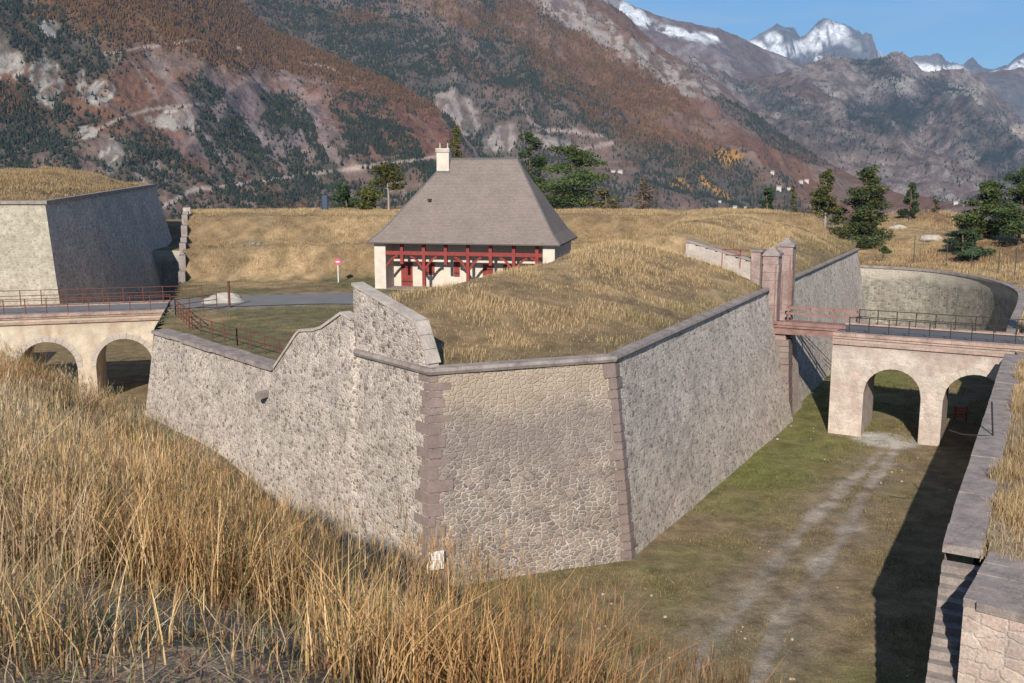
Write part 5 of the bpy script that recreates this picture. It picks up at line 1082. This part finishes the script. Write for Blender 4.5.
sgn = empty('sign', 'small pink-red diamond sign on a white post before the grassy rampart', 'sign', Vector((-15.0, 86.0, Tz(-15.0, 86.0)))); m = MB(); m.tube([(0,0,-.2),(0,0,1.5)], .04, 6); m.build('post', 'white', sgn); m = MB(); s2 = .36; m.add([(0,-.03,1.5-s2+.3),(s2,-.03,1.8),(0,-.03,1.8+s2),(-s2,-.03,1.8),(0,.03,1.5-s2+.3),(s2,.03,1.8),(0,.03,1.8+s2),(-s2,.03,1.8)], [(0,1,2,3),(7,6,5,4),(0,4,5,1),(1,5,6,2),(2,6,7,3),(3,7,4,0)]); pl = m.build('plate', 'sign_pink', sgn); m = MB(); m.box((0,-.04,1.8), (.3,.012,.1)); m.build('bar', 'white', pl)
bp = empty('blue_post', 'blue panel standing on the rampart crest left of the thin tree', 'post', PY(325, 209, 108)); m = MB(); m.box((0,0,.7), (.5,.15,1.5)); m.build('panel', 'blue', bp); m = MB(); m.box((-.3,0,.45), (.1,.12,2.0)); m.box((.3,0,.45), (.1,.12,2.0)); m.build('frame', 'iron', bp)
bar_ = empty('barrier', 'red slatted barrier seen through the right-hand arch', 'barrier', PZ(976, 426, .0)+Vector((0,0,.0)), -.5)
bar_.location = (29.2, 63.3, 0); m = MB()
for z in (.35, .6, .85, 1.1): m.box((0,0,z*.75), (.85,.05,.1))
m.build('slat', simple('orange_red_paint', (.5,.10,.045), .15, 3, .6, 0), bar_)
for x in (-.34, .34):
    m = MB(); m.box((x,.06,.45), (.08,.06,.95)); m.build('leg', 'wood_dark', bar_)
br = empty('iron_bracket', 'bent dark iron rod standing on the coping of the right ditch wall', 'bracket', PZ(993, 437, 6.05)); m = MB(); m.tube([(0,0,0),(-.05,.1,.85),(-.08,.15,1.35)], .035, 5); m.build('upright', 'iron', br); m = MB(); m.tube([(0,0,.02),(-1.2,-.05,.12),(-1.75,-.1,.3)], .03, 5); m.build('arm', 'iron', br)
bm = bmesh.new(); sx_ = rng.uniform(2, 26, 260); sy_ = rng.uniform(29, 62, 260); ok_ = ditch_ok(sx_, sy_) & (fbm(sx_/4, sy_/4, 3, 210) > .5)
for x_, y_, z_ in zip(sx_[ok_], sy_[ok_], ditch_z(sx_[ok_], sy_[ok_])):
    r_ = random.uniform(.03, .075); g_ = bmesh.ops.create_icosphere(bm, subdivisions=1, radius=r_)
    for v in g_['verts']: v.co = Vector((v.co.x*random.uniform(.8, 1.3), v.co.y*random.uniform(.8, 1.3), v.co.z*.7))+Vector((x_, y_, z_+r_*.3))
me = bpy.data.meshes.new('loose_stones'); bm.to_mesh(me); bm.free(); me.materials.append(M['coping_pale']); o = bpy.data.objects.new('loose_stones', me)
bm = bmesh.new()
for _ in range(26):
    x_ = random.uniform(-25, -13); y_ = random.gauss(92.6, .7)+.1*(x_+20); r_ = random.uniform(.1, .24); g_ = bmesh.ops.create_icosphere(bm, subdivisions=1, radius=r_)
    for v in g_['verts']: v.co = Vector((v.co.x*random.uniform(.7, 1.4), v.co.y*random.uniform(.7, 1.3), v.co.z*.6))+Vector((x_, y_, Tz(x_, y_)+r_*.15))
me2 = bpy.data.meshes.new('bank_stones'); bm.to_mesh(me2); bm.free(); me2.materials.append(M['coping']); o2 = bpy.data.objects.new('bank_stones', me2); COL.objects.link(o2); kind(o2, 'stuff'); tag(o2, 'pale stones breaking through the grass of the rampart left of the guardhouse', 'stones'); COL.objects.link(o); kind(o, 'stuff'); tag(o, 'small pale loose stones strewn over the ditch floor', 'stones')
# weed stalks at the end of the slope
def weed(px, py, y, h, label):
    x0 = PY(px, py, y); z = float(hill_z(np.array([x0.x]), np.array([x0.y]))[0]); m = MB(); r_ = random.Random(px); top = Vector((r_.uniform(-.1,.15), 0, h)); m.tube([(0,0,-.05), top*.5+Vector((.03,0,0)), top], [.008,.006,.003], 4)
    for k in range(9):
        f = r_.uniform(.3, .95); a = r_.random()*6.28; l = h*.3*(1.15-f); s_ = top*f; m.tube([s_, s_+Vector((math.cos(a)*l*.6, math.sin(a)*l*.6, l))], [.004,.002], 3)
    o = m.build('weed_stalk', simple('stalk', (.30,.16,.06), .3, 4, .9, 0) if 'stalk' not in bpy.data.materials else bpy.data.materials['stalk'], None); o.location = (x0.x, x0.y, z); tag(o, label, 'weed', 'dry weed stalks on the slope edge'); return o
weed(640, 700, 11.6, 1.5, 'tallest dry weed stalk at the slope edge, leftmost of the three'); weed(700, 740, 11.0, 1.45, 'branching dry weed stalk standing against the ditch track, middle of the three'); weed(745, 760, 10.6, 1.15, 'shortest dry weed stalk against the ditch track, right of the other two')
# ---------------------------------------------------------------- far valley houses
def on_mountain(px, py):
    for H in (H1, H2, H3):
        d = np.hypot(H['P']-px, H['SY']-py)+(H['T'] > 1)*1e6; k = np.unravel_index(np.argmin(d), d.shape)
        if d[k] < 3: return Vector((H['X'][k], H['Y'][k], H['Z'][k]))
    return PY(px, py, 2500)
def vhouse(px, py, y, w, label, mat='white', rz=0.0):
    p = on_mountain(px, py); w = w*.6*p.y/2100; r = empty('farmhouse', label, 'house', p, rz, 'white houses in the valley'); m = MB(); d = w*.7; h = w*.5; m.box((0,0,h/2-4), (w,d,h+8)); m.build('wall', 'plaster', r); m = MB(); o = w*.06
    m.add([(-w/2-o,-d/2-o,h),(w/2+o,-d/2-o,h),(w/2+o,d/2+o,h),(-w/2-o,d/2+o,h),(-w/2-o,0,h+d*.36),(w/2+o,0,h+d*.36)], [(0,1,5,4),(2,3,4,5),(0,4,3),(1,2,5),(3,2,1,0)]); m.build('roof', 'far_roof', r)
M['far_roof'] = simple('far_roof', (.30,.25,.23), .2, .3, .9, 0)
for px, py, y, w, lab in ((612,173,2150,14,'white valley house left of a pair on the forested slope right of the full pine'),(619,173,2160,16,'larger white valley house of the pair on the forested slope right of the full pine'),(718,202,1900,9,'lone small white valley house left of the village above the low block wall'),(712,211,1850,13,'grey-white valley house just showing over the rampart, lowest of the cluster'),(733,209,1850,14,'white valley house with dark windows left side of the cluster above the dome'),(743,209,1860,12,'white valley house on the right of the cluster above the dome'),(776,190,2250,16,'white valley house directly above the small dome pine'),(786,190,2260,12,'white valley house right of the one above the small dome pine'),(768,174,2600,16,'highest pale valley house, alone on the slope above the dome pine'),(797,183,2400,14,'left white house of the pair left of the wind-swept pine'),(803,182,2420,14,'right white house of the pair left of the wind-swept pine'),(952,203,2600,14,'left pale house of the two beyond the brown mound'),(962,203,2600,16,'right pale house of the two beyond the brown mound')):
    vhouse(px, py, y, w, lab, rz=random.uniform(-.5, .5))
# ---------------------------------------------------------------- air
m = MB(); m.box((0, 9000, 1300), (26000, 24000, 3000)); hz_ = m.build('haze', 'white', None); kind(hz_, 'stuff'); tag(hz_, 'thin blue haze filling the valley air', 'haze')
hm = bpy.data.materials.new('air'); hm.use_nodes = True; t = hm.node_tree; t.nodes.clear(); o = t.nodes.new('ShaderNodeOutputMaterial'); v = t.nodes.new('ShaderNodeVolumePrincipled'); v.inputs['Color'].default_value = (.50,.70,1,1); v.inputs['Density'].default_value = 4.3e-5; v.inputs['Anisotropy'].default_value = .1
t.links.new(v.outputs[0], o.inputs['Volume']); hz_.data.materials.clear(); hz_.data.materials.append(hm)
